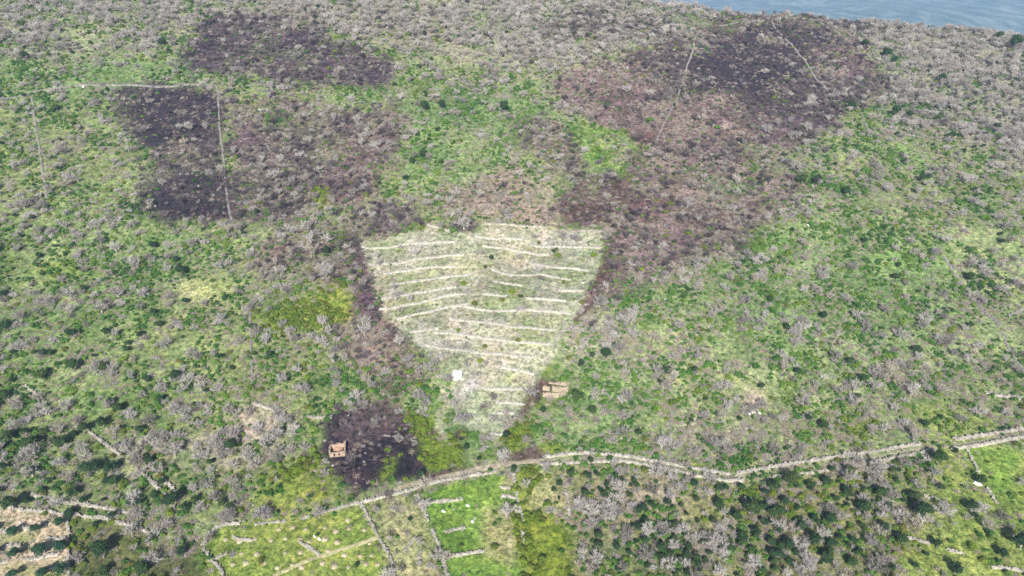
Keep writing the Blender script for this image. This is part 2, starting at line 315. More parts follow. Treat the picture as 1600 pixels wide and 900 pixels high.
 ('fgrey', ell(740, 600, 22, 26), 4, 6, .8), ('fgrey', ell(780, 655, 30, 20), 4, 6, .8), ('fgrey', ell(700, 540, 40, 12), 4, 7, .7), ('fgrey', ell(660, 385, 40, 8), 4, 7, .6), ('fgrey', ell(880, 380, 45, 10), 4, 7, .6), ('fgrey', ell(850, 450, 30, 10), 4, 7, .5),
 # meadows below the track
 ('meadow', [(340, 822), (480, 808), (566, 788), (595, 840), (620, 960), (330, 960), (318, 865)], 1.2, 1.5, 1),
 ('mdry', [(566, 788), (655, 768), (672, 820), (704, 960), (620, 960), (597, 840)], 1.2, 2, 1),
 ('mgreen', [(655, 768), (775, 738), (806, 748), (816, 810), (822, 960), (704, 960), (676, 830)], 1.2, 2, 1),
 ('mdry', [(762, 800), (800, 790), (814, 830), (800, 880), (768, 860)], 3, 5, .8), ('mdry', ell(795, 756, 12, 10), 1, 2, .8), ('meadow', ell(700, 815, 30, 12), 3, 5, .6),
 ('moss', [(806, 732), (842, 730), (836, 760), (822, 780), (830, 800), (870, 805), (905, 835), (890, 960), (822, 960), (814, 800)], 2, 4, 1),
 ('paleg', [(842, 738), (868, 750), (880, 790), (905, 830), (935, 850), (910, 850), (868, 800), (828, 792), (826, 775)], 2, 3, 1),
 ('thick', [(872, 738), (960, 728), (1050, 742), (1130, 758), (1260, 745), (1400, 722), (1470, 710), (1490, 800), (1420, 900), (1420, 980), (900, 980), (905, 850), (880, 790)], 4, 6, 1),
 ('pale', ell(980, 770, 75, 26), 6, 12, .6), ('pale', ell(940, 850, 30, 22), 5, 9, .5), ('pale', ell(1120, 820, 60, 20), 6, 10, .4),
 ('dgreen', [(950, 862), (1010, 850), (1090, 862), (1100, 960), (950, 960)], 4, 9, .9), ('dgreen', ell(1190, 800, 60, 22), 5, 12, .6), ('dgreen', ell(1330, 855, 60, 40), 6, 14, .35),
 ('moss', ell(1110, 808, 34, 12), 4, 7, .6), ('moss', ell(1260, 790, 40, 24), 6, 10, .5),
 ('meadow', [(1445, 715), (1510, 702), (1700, 690), (1700, 980), (1470, 980), (1400, 880), (1440, 830), (1475, 790)], 4, 8, .8),
 ('mgreen', [(1512, 706), (1600, 694), (1600, 735), (1575, 790), (1548, 775), (1528, 735)], 2, 4, .9),
 ('meadow', [(1440, 640), (1560, 640), (1600, 665), (1480, 683), (1430, 690)], 5, 9, .6), ('moss', ell(1345, 665, 26, 7), 2, 4, .8), ('moss', ell(1080, 728, 24, 4), 1, 2, .7),
 ('meadow', ell(1400, 860, 50, 30), 8, 14, .4),
 ('soil', [(-60, 794), (40, 800), (106, 806), (108, 960), (-60, 960)], 1, 1.5, 1), ('meadow', ell(60, 895, 60, 14), 3, 6, .7), ('meadow', ell(25, 845, 20, 10), 2, 4, .5),
]
GX0, GX1, GY0, GY1, GS = -620.0, 620.0, 40.0, 620.0, 1.5
gx = np.arange(GX0, GX1 + .1, GS); gy = np.arange(GY0, GY1 + .1, GS)
GXX, GYY = np.meshgrid(gx, gy, indexing='ij')
CN = list(COVER)
W = np.zeros((len(CN),) + GXX.shape, np.float32); W[0] = 1
def sdist(poly, X, Y):
    n = len(poly); d2 = np.full(X.shape, 1e18); ins = np.zeros(X.shape, bool)
    for i in range(n):
        x0, y0 = poly[i]; x1, y1 = poly[(i + 1) % n]
        ex, ey = x1 - x0, y1 - y0; L = ex * ex + ey * ey + 1e-9
        t = np.clip(((X - x0) * ex + (Y - y0) * ey) / L, 0, 1)
        d2 = np.minimum(d2, (X - x0 - t * ex) ** 2 + (Y - y0 - t * ey) ** 2)
        c = ((y0 > Y) != (y1 > Y)) & (X < ex * (Y - y0) / (ey if abs(ey) > 1e-9 else 1e-9) + x0)
        ins ^= c
    return np.where(ins, -1, 1) * np.sqrt(d2)
_wn = NZ[2].fbm(GXX + 900, GYY + 900, 16, 4) - 0.5
_wn2 = NZ[3].fbm(GXX + 900, GYY + 900, 5, 3) - 0.5
_bn = NZ[10].fbm(GXX + 900, GYY + 900, 13, 5); _bn2 = NZ[11].fbm(GXX + 900, GYY + 900, 10, 5)
BREAK = {'burntd': .2, 'burntw': .3, 'deepb': .25, 'burntb': .35, 'moss': .3, 'bright': .6, 'pale': .6, 'lgreen': .5, 'wood': .35, 'woodg': .5, 'thick': .3, 'dgreen': .5}
for ri, (c, poly, soft, rag, share) in enumerate(REG):
    P = at([p[0] for p in poly], [max(p[1], -60) for p in poly])[:, :2]
    pad = soft + rag + 4
    i0 = np.searchsorted(gx, P[:, 0].min() - pad); i1 = np.searchsorted(gx, P[:, 0].max() + pad)
    j0 = np.searchsorted(gy, P[:, 1].min() - pad); j1 = np.searchsorted(gy, P[:, 1].max() + pad)
    if i1 <= i0 or j1 <= j0: continue
    s = np.s_[i0:i1, j0:j1]
    d = sdist(P, GXX[s], GYY[s]) + (_wn[s] * 1.5 + _wn2[s] * 0.8) * rag
    w = (1 - sstep(-soft, soft, d)) * share
    if c in BREAK and soft > 2: w = w * np.clip(1 + BREAK[c] * (sstep(.34, .6, _bn[s] if ri % 2 else _bn2[s]) - 1), 0, 1)
    W[(slice(None),) + s] *= (1 - w)
    W[(CN.index(c),) + s] += w
W /= W.sum(0, keepdims=True)
def grid_ix(x, y):
    return (np.clip(((x - GX0) / GS).round().astype(int), 0, len(gx) - 1), np.clip(((y - GY0) / GS).round().astype(int), 0, len(gy) - 1))

# ------------------------------------------------------------------ hillside mesh
far = lambda a, b, n: np.geomspace(1, b - a + 1, n)[1:] - 1 + a
tx = np.concatenate([-far(620, 1800, 14)[::-1], gx, far(620, 1800, 14)])
ty = np.concatenate([np.array([-200, -100, -40, 0, 20]), gy, far(620, 1400, 14)])
TX, TY = np.meshgrid(tx, ty, indexing='ij')
TZ = Ht(TX, TY)
ci, cj = grid_ix(TX, TY)
cw = W[:, ci, cj]
ccol = np.tensordot(np.array([COVER[c][0] for c in CN]), cw, axes=(0, 0))      # 3, nx, ny
pn = NZ[4].fbm(TX + 900, TY + 900, 9, 4) - .5; pn2 = NZ[5].fbm(TX + 900, TY + 900, 30, 3) - .5; pn3 = NZ[6].fbm(TX + 900, TY + 900, 4, 2) - .5
ccol = ccol * (1 + 0.7 * pn + 0.35 * pn2 + .3 * pn3)
ccol[0] *= 1 + 0.35 * pn2 + .25 * pn3; ccol[2] *= 1 + 0.3 * pn2 + .4 * pn3
nx_, ny_ = TX.shape
vid = np.arange(nx_ * ny_).reshape(nx_, ny_)
faces = np.stack([vid[:-1, :-1], vid[1:, :-1], vid[1:, 1:], vid[:-1, 1:]], -1).reshape(-1, 4)
me = bpy.data.meshes.new('hillside')
me.vertices.add(nx_ * ny_); me.vertices.foreach_set('co', np.stack([TX, TY, TZ], -1).astype(np.float32).ravel())
me.loops.add(faces.size); me.loops.foreach_set('vertex_index', faces.astype(np.int32).ravel())
me.polygons.add(len(faces)); me.polygons.foreach_set('loop_start', np.arange(0, faces.size, 4, dtype=np.int32))
me.polygons.foreach_set('use_smooth', np.ones(len(faces), bool))
me.update(); me.validate()
ca = me.attributes.new('cover', 'FLOAT_COLOR', 'POINT')
ca.data.foreach_set('color', np.concatenate([np.moveaxis(np.clip(ccol, 0.01, 0.75), 0, -1), np.ones((nx_, ny_, 1))], -1).astype(np.float32).ravel())
gm, n, l, b = new_mat('ground_cover', 0.95)
va = n.new('ShaderNodeAttribute'); va.attribute_name = 'cover'
tc = n.new('ShaderNodeTexCoord')
def nnode(scale, detail):
    t = n.new('ShaderNodeTexNoise'); t.inputs['Scale'].default_value = scale; t.inputs['Detail'].default_value = detail
    l.new(tc.outputs['Object'], t.inputs['Vector']); return t
n1 = nnode(0.55, 5); n2 = nnode(1.9, 3)
def mrange(src, a, b_):
    r = n.new('ShaderNodeMapRange'); r.inputs['From Min'].default_value = .3; r.inputs['From Max'].default_value = .7
    r.inputs['To Min'].default_value = a; r.inputs['To Max'].default_value = b_; l.new(src, r.inputs['Value']); return r.outputs[0]
ml = n.new('ShaderNodeMath'); ml.operation = 'MULTIPLY'; l.new(mrange(n1.outputs['Fac'], .55, 1.4), ml.inputs[0]); l.new(mrange(n2.outputs['Fac'], .65, 1.35), ml.inputs[1])
hs = n.new('ShaderNodeHueSaturation'); l.new(va.outputs['Color'], hs.inputs['Color']); l.new(ml.outputs[0], hs.inputs['Value'])
l.new(mrange(n1.outputs['Fac'], .52, .485), hs.inputs['Hue'])
n3 = nnode(0.9, 6); n4 = nnode(0.16, 4)
def blend(src, fac, tint, mode='MIX'):
    m = n.new('ShaderNodeMix'); m.data_type = 'RGBA'; m.blend_type = mode; l.new(fac, m.inputs[0]); l.new(src, m.inputs[6]); m.inputs[7].default_value = (*tint, 1); return m.outputs[2]
def ramp2(src, a, b_, hi):
    r = n.new('ShaderNodeMapRange'); r.inputs['From Min'].default_value = a; r.inputs['From Max'].default_value = b_; r.inputs['To Max'].default_value = hi; l.new(src, r.inputs['Value']); return r.outputs[0]
c_ = blend(hs.outputs[0], ramp2(n3.outputs['Fac'], .52, .66, .6), (1.5, 1.3, 1.25), 'MULTIPLY')
c_ = blend(c_, ramp2(n3.outputs['Fac'], .46, .36, .75), (.42, .45, .40), 'MULTIPLY')
c_ = blend(c_, ramp2(n4.outputs['Fac'], .5, .62, .5), (1.16, 1.04, 1.0), 'MULTIPLY')
l.new(c_, b.inputs['Base Color'])
bp = n.new('ShaderNodeBump'); bp.inputs['Strength'].default_value = 0.8; bp.inputs['Distance'].default_value = 0.35
l.new(n2.outputs['Fac'], bp.inputs['Height']); l.new(bp.outputs[0], b.inputs['Normal'])
me.materials.append(gm)
hill = link('hillside', me); tag(hill, 'scrubby hillside with burnt patches, meadows and terraced field', 'hillside', kind='structure')

# far plain
PZ = -480.0
fx = np.linspace(-9000, 12000, 180); fy = np.geomspace(900, 12000, 150)
FX, FY = np.meshgrid(fx, fy, indexing='ij')
FZ = PZ + 190 * (NZ[7].fbm(FX + 30000, FY + 30000, 1500, 4) - .5)
v = np.stack([FX, FY, FZ], -1).reshape(-1, 3); vid = np.arange(len(v)).reshape(FX.shape)
ff = np.stack([vid[:-1, :-1], vid[1:, :-1], vid[1:, 1:], vid[:-1, 1:]], -1).reshape(-1, 4)
pm, n, l, b = new_mat('far_land', 0.95)
tc = n.new('ShaderNodeTexCoord')
mp = n.new('ShaderNodeMapping'); mp.inputs['Scale'].default_value = (1, .4, 1); l.new(tc.outputs['Object'], mp.inputs[0])
t = n.new('ShaderNodeTexNoise'); t.inputs['Scale'].default_value = 0.009; t.inputs['Detail'].default_value = 8; t.inputs['Roughness'].default_value = .68; l.new(mp.outputs[0], t.inputs[0])
r = n.new('ShaderNodeValToRGB'); el = r.color_ramp.elements
el[0].position = .40; el[0].color = (.06, .09, .07, 1); el[1].position = .70; el[1].color = (.40, .39, .33, 1)
e = el.new(.52); e.color = (.14, .18, .13, 1)
l.new(t.outputs['Fac'], r.inputs[0]); l.new(r.outputs[0], b.inputs['Base Color'])
plain = link('plain', mesh('plain', v, ff, pm, True)); tag(plain, 'hazy wooded plain far below beyond the crest', 'plain', kind='structure')

# haze
hb = np.array([[x, y, z] for x in (-9500, 12500) for y in (-1500, 12500) for z in (PZ - 760, 158)], float)
hz = link('haze', mesh('haze', hb, [[0, 1, 3, 2], [4, 6, 7, 5], [0, 4, 5, 1], [2, 3, 7, 6], [0, 2, 6, 4], [1, 5, 7, 3]], None))
hm = bpy.data.materials.new('haze_air'); hm.use_nodes = True; n = hm.node_tree.nodes; l = hm.node_tree.links
n.remove(n['Principled BSDF']); pv = n.new('ShaderNodeVolumePrincipled')
pv.inputs['Color'].default_value = (.44, .69, 1.0, 1); pv.inputs['Density'].default_value = 0.00017; pv.inputs['Anisotropy'].default_value = 0.0
l.new(pv.outputs[0], n['Material Output'].inputs['Volume'])
hz.data.materials.append(hm); tag(hz, 'thin blue haze in the air over the valley', 'haze', kind='stuff')

# ------------------------------------------------------------------ plant shapes
def soup(parts):
    vs = []; fs = []; o = 0
    for v, f in parts:
        v = np.asarray(v, float); f = np.asarray(f)
        vs.append(v); fs += (f + o).tolist(); o += len(v)
    return np.concatenate(vs), fs
def sticks(A, B, w0, w1, r):
    """three-sided tapered sticks from A to B"""
    A = np.asarray(A, float); B = np.asarray(B, float); n = len(A)
    d = B - A; d /= np.linalg.norm(d, axis=1, keepdims=True) + 1e-9
    u = np.cross(d, r.normal(size=(n, 3))); u /= np.linalg.norm(u, axis=1, keepdims=True) + 1e-9
    w = np.cross(d, u); V = []
    w0 = np.broadcast_to(w0, n)[:, None]; w1 = np.broadcast_to(w1, n)[:, None]
    for k in range(3):
        a = 2 * math.pi * k / 3; V.append(A + (u * math.cos(a) + w * math.sin(a)) * w0)
    for k in range(3):
        a = 2 * math.pi * k / 3; V.append(B + (u * math.cos(a) + w * math.sin(a)) * w1)
    V = np.stack(V, 1).reshape(-1, 3)
    i = np.arange(n)[:, None] * 6
    f = np.concatenate([i + np.array([[k, (k + 1) % 3, (k + 1) % 3 + 3, k + 3]]) for k in range(3)])
    return V, f
def slivers(A, B, w, r):
    A = np.asarray(A, float); B = np.asarray(B, float); n = len(A)
    d = B - A; u = np.cross(d, r.normal(size=(n, 3))); u /= np.linalg.norm(u, axis=1, keepdims=True) + 1e-9
    V = np.stack([A - u * w, A + u * w, B], 1).reshape(-1, 3)
    return V, np.arange(3 * n).reshape(-1, 3)
def leaves(P, N, size, r, asp=1.0):
    n = len(P); N = N / (np.linalg.norm(N, axis=1, keepdims=True) + 1e-9)
    u = np.cross(N, r.normal(size=(n, 3))); u /= np.linalg.norm(u, axis=1, keepdims=True) + 1e-9
    w = np.cross(N, u); s = (size * r.uniform(.6, 1.3, n))[:, None]
    V = np.stack([P - u * s * asp, P - w * s * .6, P + u * s * asp, P + w * s * .6], 1).reshape(-1, 3)
    return V, np.arange(4 * n).reshape(-1, 4)
def rdirs(n, r, zmin=-1.0):
    z = r.uniform(zmin, 1, n); a = r.uniform(0, 2 * math.pi, n); q = np.sqrt(1 - z * z)
    return np.stack([q * np.cos(a), q * np.sin(a), z], 1)
def make_bare(seed, twigs=9, h=3.6, spread=1.0):
    r = np.random.default_rng(seed); th = r.uniform(.5, .9)
    trunk = sticks([[0, 0, -.3], [.02, 0, th * .5]], [[.02, 0, th * .5], [0, 0, th]], [.16, .13], [.13, .11], r)
    A = []; B = []; wa = []; wb = []; tA = []; tB = []
    for i in range(r.integers(6, 9)):
        a = 2 * math.pi * i / 7 + r.uniform(-.4, .4); tilt = r.uniform(.25, 1.0) * spread
        L = r.uniform(1.2, 1.8) * h / 3.6
        p = np.array([0, 0, th * .85]); d = np.array([math.cos(a) * math.sin(tilt), math.sin(a) * math.sin(tilt), math.cos(tilt)])
        q = p + d * L; A.append(p); B.append(q); wa.append(.06); wb.append(.036)
        for j in range(4):
            s = p + (q - p) * r.uniform(.4, 1.0); dd = d + r.normal(size=3) * .5; dd[2] += .15; dd /= np.linalg.norm(dd)
            e = s + dd * r.uniform(.7, 1.2) * h / 3.6; A.append(s); B.append(e); wa.append(.034); wb.append(.018)
            for k in range(twigs):
                s2 = s + (e - s) * r.uniform(.2, 1.0); d3 = dd + r.normal(size=3) * .65; d3 /= np.linalg.norm(d3)
                tA.append(s2); tB.append(s2 + d3 * r.uniform(.4, .95))
    c1 = sticks(A, B, np.array(wa), np.array(wb), r); c2 = slivers(tA, tB, .032, r)
    return trunk, soup([c1, c2])
def make_leafy(seed, R=1.0, Hh=1.6, nl=420, leaf=.17, lobes=9, asp=1.0, zmin=-.25, base=.15, core=True):
    r = np.random.default_rng(seed); parts = []
    C = rdirs(lobes, r, -.1) * np.array([R, R, Hh * .5]) * r.uniform(.35, .7, (lobes, 1)) + np.array([0, 0, base + Hh * .45])
    rad = r.uniform(.38, .58, lobes) * R
    k = r.integers(0, lobes, nl); D = rdirs(nl, r, zmin)
    P = C[k] + D * (rad[k] * r.uniform(.8, 1.1, nl))[:, None]
    P[:, 2] = np.maximum(P[:, 2], .05)
    parts.append(leaves(P, D + r.normal(size=(nl, 3)) * .45 + np.array([0, 0, .25]), leaf, r, asp))
    if core:
        for c, q in zip(C, rad):
            D = rdirs(1, r); o = np.array([[1, 0, 0], [-1, 0, 0], [0, 1, 0], [0, -1, 0], [0, 0, 1], [0, 0, -1]]) * q * .8 + c
            parts.append((o, [[0, 2, 4, 4], [2, 1, 4, 4], [1, 3, 4, 4], [3, 0, 4, 4], [2, 0, 5, 5], [1, 2, 5, 5], [3, 1, 5, 5], [0, 3, 5, 5]]))
    v, f = soup(parts)
    f = [list(dict.fromkeys(q)) for q in f]
    return v, f
def make_twiggy(seed, n=130, R=.8, Hh=.8, w=.03):
    r = np.random.default_rng(seed)
    A = np.stack([r.normal(0, R * .35, n), r.normal(0, R * .35, n), np.zeros(n) - .03], 1)
    B = A + rdirs(n, r, .15) * np.array([R * .8, R * .8, Hh]) * r.uniform(.5, 1.05, (n, 1))
    k = n // 2
    S = A[:k] + (B[:k] - A[:k]) * r.uniform(.4, .8, (k, 1)); E = S + rdirs(k, r, .0) * r.uniform(.2, .45, (k, 1))
    return soup([slivers(A, B, w, r), slivers(S, E, w * .8, r)])
def make_tuft(seed, n=26, R=.4, Hh=.32, w=.05):
    r = np.random.default_rng(seed)
    A = np.stack([r.normal(0, R * .5, n), r.normal(0, R * .5, n), np.zeros(n) - .02], 1)
    B = A + np.stack([r.normal(0, .14, n), r.normal(0, .14, n), r.uniform(.4, 1, n) * Hh], 1)
    return slivers(A, B, w, r)
def make_rock(seed, flat=.7):
    import bmesh
    r = np.random.default_rng(seed); bm = bmesh.new(); bmesh.ops.create_icosphere(bm, subdivisions=2, radius=1.0)
    v = np.array([x.co[:] for x in bm.verts]); f = [[x.index for x in p.verts] for p in bm.faces]; bm.free()
    for _ in range(9):                              # planar cuts make facets
        d = rdirs(1, r)[0]; h = r.uniform(.55, .85); s = v @ d; v = v - np.outer(np.maximum(s - h, 0), d)
    v *= np.array([1, r.uniform(.6, .9), flat]); v += r.normal(0, .025, v.shape)
    return v, f
def make_trunk(seed, h=.9, w=.14):
    r = np.random.default_rng(seed)
    return sticks([[0, 0, -.3], [0, 0, h * .4], [0, 0, h * .4]], [[0, 0, h * .4], [.2, .12, h], [-.2, -.1, h]], [w, w * .8, w * .7], [w * .9, w * .4, w * .4], r)

SHAPES = {}
def add_shape(kind, i, vf, mat, smooth=False):
    SHAPES.setdefault(kind, []).append(mesh(f'{kind}_{i}', vf[0], vf[1] if isinstance(vf[1], list) else vf[1].tolist(), M[mat], smooth))
for i in range(8):
    t_, c_ = make_bare(20 + i, [19, 24, 15, 20, 18, 26, 13, 22][i], [3.6, 3.2, 4.2, 3.4, 3.8, 2.6, 4.4, 3.0][i], [1.0, 1.25, .8, 1.1, .9, 1.35, .6, 1.15][i])
    add_shape('bare_trunk', i, t_, 'bare'); add_shape('bare', i, c_, 'bare'); add_shape('sbare_trunk', i, t_, 'sbare'); add_shape('sbare', i, c_, 'sbare')
for i in range(4):
    add_shape('ever', i, make_leafy(40 + i, 1.35, [2.6, 2.2, 3.0, 2.4][i], 520, .17, [10, 8, 12, 9][i], base=.3), 'evergreen')
    add_shape('ever_trunk', i, make_trunk(60 + i), 'trunk')
for i in range(3): add_shape('olive', i, make_leafy(45 + i, 1.35, 2.5, 520, .17, 11, base=.4), 'olive')
for i in range(5): add_shape('green', i, make_leafy(70 + i, [.75, .6, .9, .7, .8][i], [.9, .7, 1.0, 1.1, .6][i], 170, .12, 6, base=.02), 'green')
for i in range(4): add_shape('moss', i, make_leafy(80 + i, [1.0, .9, 1.1, .8][i], [.9, .75, .8, .9][i], 240, .10, 8, 1.6, base=.0), 'moss')
for i in range(4): add_shape('tan', i, make_twiggy(90 + i, 90, [.8, .6, .9, .7][i], [.6, .7, .5, .8][i], .036), 'tan')
for i in range(4): add_shape('brown', i, make_twiggy(100 + i, 100, [.8, .7, .9, .6][i], [.65, .8, .5, .7][i], .036), 'brown')
for i in range(4): add_shape('char', i, make_twiggy(110 + i, 100, [.8, .7, .9, .6][i], [.6, .8, .4, .7][i], .036), 'char')
for i in range(4): add_shape('tuft', i, make_tuft(120 + i), 'tuft')
for i in range(4): add_shape('tuftg', i, make_tuft(130 + i, 26, .45, .26), 'tuftg')
for i in range(4): add_shape('stone', i, make_rock(140 + i, [.7, .55, .8, .5][i]), 'stone')
for i in range(2): add_shape('white', i, make_rock(150 + i, .75), 'white')

# ------------------------------------------------------------------ walls, track, ruins: clearings for plants
CLEAR = []                                # (polyline xy, half width)
def densify(P, step):
    P = np.asarray(P, float); out = [P[0]]
    for a, b_ in zip(P[:-1], P[1:]):
        k = max(1, int(np.linalg.norm(b_ - a) / step))
        out += [a + (b_ - a) * (i + 1) / k for i in range(k)]
    return np.array(out)
def smooth_line(pts, step, wig, seed):
    P = at([p[0] for p in pts], [p[1] for p in pts])[:, :2]
    D = densify(P, step)
    if len(D) > 6:
        k = np.ones(5) / 5; S = D.copy()
        for c in range(2): S[2:-2, c] = np.convolve(D[:, c], k, 'valid')
        D = S
    r = np.random.default_rng(seed); ph = r.uniform(0, 50)
    s = np.arange(len(D)) * step
    D[:, 0] += (NZ[8].val(s / 5 + ph, s * 0 + 3.3) - .5) * wig; D[:, 1] += (NZ[8].val(s / 5 + ph, s * 0 + 9.7) - .5) * wig
    return D
BOXF = np.array([[0, 1, 3, 2], [4, 6, 7, 5], [0, 4, 5, 1], [2, 3, 7, 6], [0, 2, 6, 4], [1, 5, 7, 3]])
BOXV = np.array([[x, y, z] for x in (-.5, .5) for y in (-.5, .5) for z in (-.5, .5)])
def stone_boxes(C, S, r, jit=.16):
    n = len(C); V = BOXV[None] + r.uniform(-jit, jit, (n, 8, 3))
    V = V * S[:, None, :]
    a = r.uniform(0, math.pi, n); c, s = np.cos(a), np.sin(a)
    X = V[..., 0] * c[:, None] - V[..., 1] * s[:, None]; Y = V[..., 0] * s[:, None] + V[..., 1] * c[:, None]
    V = np.stack([X, Y, V[..., 2]], -1) + C[:, None, :]
    F_ = (np.arange(n)[:, None, None] * 8 + BOXF[None]).reshape(-1, 4)
    return V.reshape(-1, 3), F_
_wc = [0]
def wall(pts, label, width=.9, height=.75, group=None, fallen=.12, name='dry_stone_wall', xy=False, mat='stone'):
    _wc[0] += 1; seed = 1000 + _wc[0]; r = np.random.default_rng(seed)
    D = smooth_line(pts, .5, .4, seed) if not xy else densify(np.array(pts), .5)
    CLEAR.append((D, width * .5 + .15))
    T = np.gradient(D, axis=0); T /= np.linalg.norm(T, axis=1, keepdims=True) + 1e-9; Nn = np.stack([-T[:, 1], T[:, 0]], 1)
    s = np.arange(len(D)) * .5
    hh = height * (.55 + .75 * NZ[9].val(s / 4 + seed, s * 0 + .5)) * np.where(NZ[9].val(s / 9 + seed * 2, s * 0 + 4.5) < fallen + .12, .35, 1)
    o = D.mean(0); o3 = np.array([o[0], o[1], float(Ht(o[0], o[1]))])
    ring = []
    for off, hf in ((-.5, -.35), (-.36, .62), (0, .82), (.36, .62), (.5, -.35)):
        q = D + Nn * (off * width * r.uniform(.85, 1.1, (len(D), 1))); g = Ht(D[:, 0], D[:, 1])
        gz = Ht(q[:, 0], q[:, 1])
        z = (gz - .3) if hf < 0 else g + hh * hf * r.uniform(.85, 1.1, len(D))
        z = np.maximum(z, gz - .3)
        ring.append(np.column_stack([q, z]))
    V = np.stack(ring, 1).reshape(-1, 3) - o3; n5 = len(D)
    vid = np.arange(n5 * 5).reshape(n5, 5)
    f = np.stack([vid[:-1, :-1], vid[1:, :-1], vid[1:, 1:], vid[:-1, 1:]], -1).reshape(-1, 4).tolist() + [vid[0].tolist(), vid[-1][::-1].tolist()]
    w = link(name, mesh(name, V, f, M[mat]), None, o3)
    tag(w, label, 'stone wall', group, 'thing')
    k = int(len(D) * 2.6); ii = r.integers(0, len(D), k); off = r.normal(0, .27, k) * width
    c = D[ii] + Nn[ii] * off[:, None] + r.uniform(-.25, .25, (k, 2))
    prof = np.clip(1 - (np.abs(off) / (width * .62)) ** 2, 0, 1)
    z = Ht(c[:, 0], c[:, 1]) + hh[ii] * prof * .85 + .02
    S = np.stack([r.uniform(.3, .62, k), r.uniform(.25, .45, k), r.uniform(.2, .36, k)], 1)
    v, f = stone_boxes(np.column_stack([c, z]) - o3, S, r)
    st = link('stones', mesh('stones', v, f, M[mat]), w); tag(st, kind='stuff')
    return w

TRK = 'pale dry stone wall '
# along the track
wall([(850, 715), (905, 709), (960, 711), (1000, 717), (1050, 726), (1110, 737), (1140, 742)], TRK + 'on the uphill side of the track beside the moss green bushes', 0.88, .9)
wall([(1150, 741), (1180, 736), (1230, 727), (1290, 717), (1350, 708), (1400, 700), (1438, 695)], TRK + 'on the uphill side of the track above the dark thicket', 0.96, 1.0)
wall([(1490, 688), (1550, 679), (1605, 670), (1660, 660)], TRK + 'uphill of the track opposite the bright green meadow corner', 0.96, 1.0)
wall([(845, 727), (890, 723), (960, 721), (1000, 725), (1050, 735), (1090, 745), (1130, 752), (1160, 752)], TRK + 'on the downhill side of the track above the tan bare-tree thicket', 0.80, .8)
wall([(1200, 748), (1260, 740), (1330, 730), (1400, 715), (1460, 705)], TRK + 'on the downhill side of the track with evergreen bushes below it', 0.88, .9)
wall([(1485, 702), (1530, 697), (1600, 684), (1660, 676)], TRK + 'edging the top of the bright green meadow below the track', 0.96, 1.0)
wall([(320, 852), (327, 835), (345, 821), (375, 819)], TRK + 'curving round the upper corner of the yellow-green meadow', 0.80, .9)
wall([(398, 820), (420, 817), (446, 815)], 'broken low run of stone wall along the top of the yellow-green meadow', 0.72, .6, fallen=.4)
wall([(473, 811), (500, 802), (545, 790), (566, 786)], TRK + 'below the track above the meadow of pale mounds', 0.80, .8)
wall([(568, 785), (600, 777), (640, 767), (655, 762)], TRK + 'below the track above the dry plot of saplings', 0.80, .8)
wall([(656, 760), (690, 752), (730, 745), (775, 737)], TRK + 'below the track above the bright green paddock', 0.80, .8)
wall([(318, 858), (328, 872), (345, 890), (352, 905)], 'narrow stone wall down the side of the meadow of pale mounds', .7, .8)
wall([(565, 790), (577, 812), (590, 836)], 'straight low wall between mound meadow and sapling plot above the footpath', .6, .7)
wall([(594, 843), (605, 862), (613, 882), (620, 912)], 'straight low wall between mound meadow and sapling plot below the footpath', .6, .7)
wall([(652, 774), (660, 795), (669, 814)], 'rough grey wall between sapling plot and bright green paddock, upper run', .8, .6)
wall([(675, 828), (684, 850), (692, 875), (702, 910)], 'rough grey wall between sapling plot and bright green paddock, lower run', .8, .6)
SH = 'short low terrace wall in the grassy plots below the track'
for p in ([(670, 786), (722, 780)], [(695, 832), (725, 825)], [(364, 840), (380, 844), (394, 845)], [(467, 845), (480, 855), (496, 867)], [(337, 873), (353, 866)], [(632, 863), (648, 841)],
          [(653, 874), (656, 863)], [(783, 762), (800, 763)], [(785, 776), (807, 778)], [(788, 798), (813, 800)], [(700, 870), (756, 862)]):
    wall(p, SH, .8, .5, 'short terrace walls in the plots below the track')
wall([(803, 743), (806, 765), (812, 790), (817, 815)], 'thin white field wall between bright green paddock and moss green scrub', .6, .7)
wall([(818, 832), (820, 848)], 'stub of thin white wall beside the small charred bush patch', .6, .7)
# orchard
wall([(-40, 786), (0, 791), (33, 797)], 'pale wall at the top of the olive orchard, outer run by the large green bush', 0.72, .9)
wall([(33, 797), (70, 801), (103, 804)], 'pale wall at the top of the olive orchard, run ending at the corner bush', 0.72, .9)
wall([(115, 806), (160, 810), (172, 813)], 'pale wall above the rough dark green plot next to the orchard', 0.72, .9)
wall([(182, 817), (200, 820), (215, 825), (232, 833)], 'pale wall bending down at the end of the rough dark green plot', .8, .9)
wall([(50, 774), (95, 783), (130, 789), (185, 797), (222, 805)], 'long rubble wall through grey trees above the olive orchard', 1.3, .7, fallen=.3)
wall([(107, 815), (107.5, 850), (108, 915)], 'straight thin wall between the olive orchard and the rough dark green plot', .5, .9)
OR = 'low tan terrace wall between the rows of olive trees'
for p in ([(-20, 834), (12, 830)], [(30, 826), (48, 825)], [(3, 855), (33, 852)], [(-20, 884), (12, 876)], [(40, 874), (60, 873), (72, 869), (92, 867)], [(60, 893), (88, 887)], [(75, 842), (100, 842)]):
    wall(p, OR, 1.1, .7, 'terrace walls in the olive orchard')
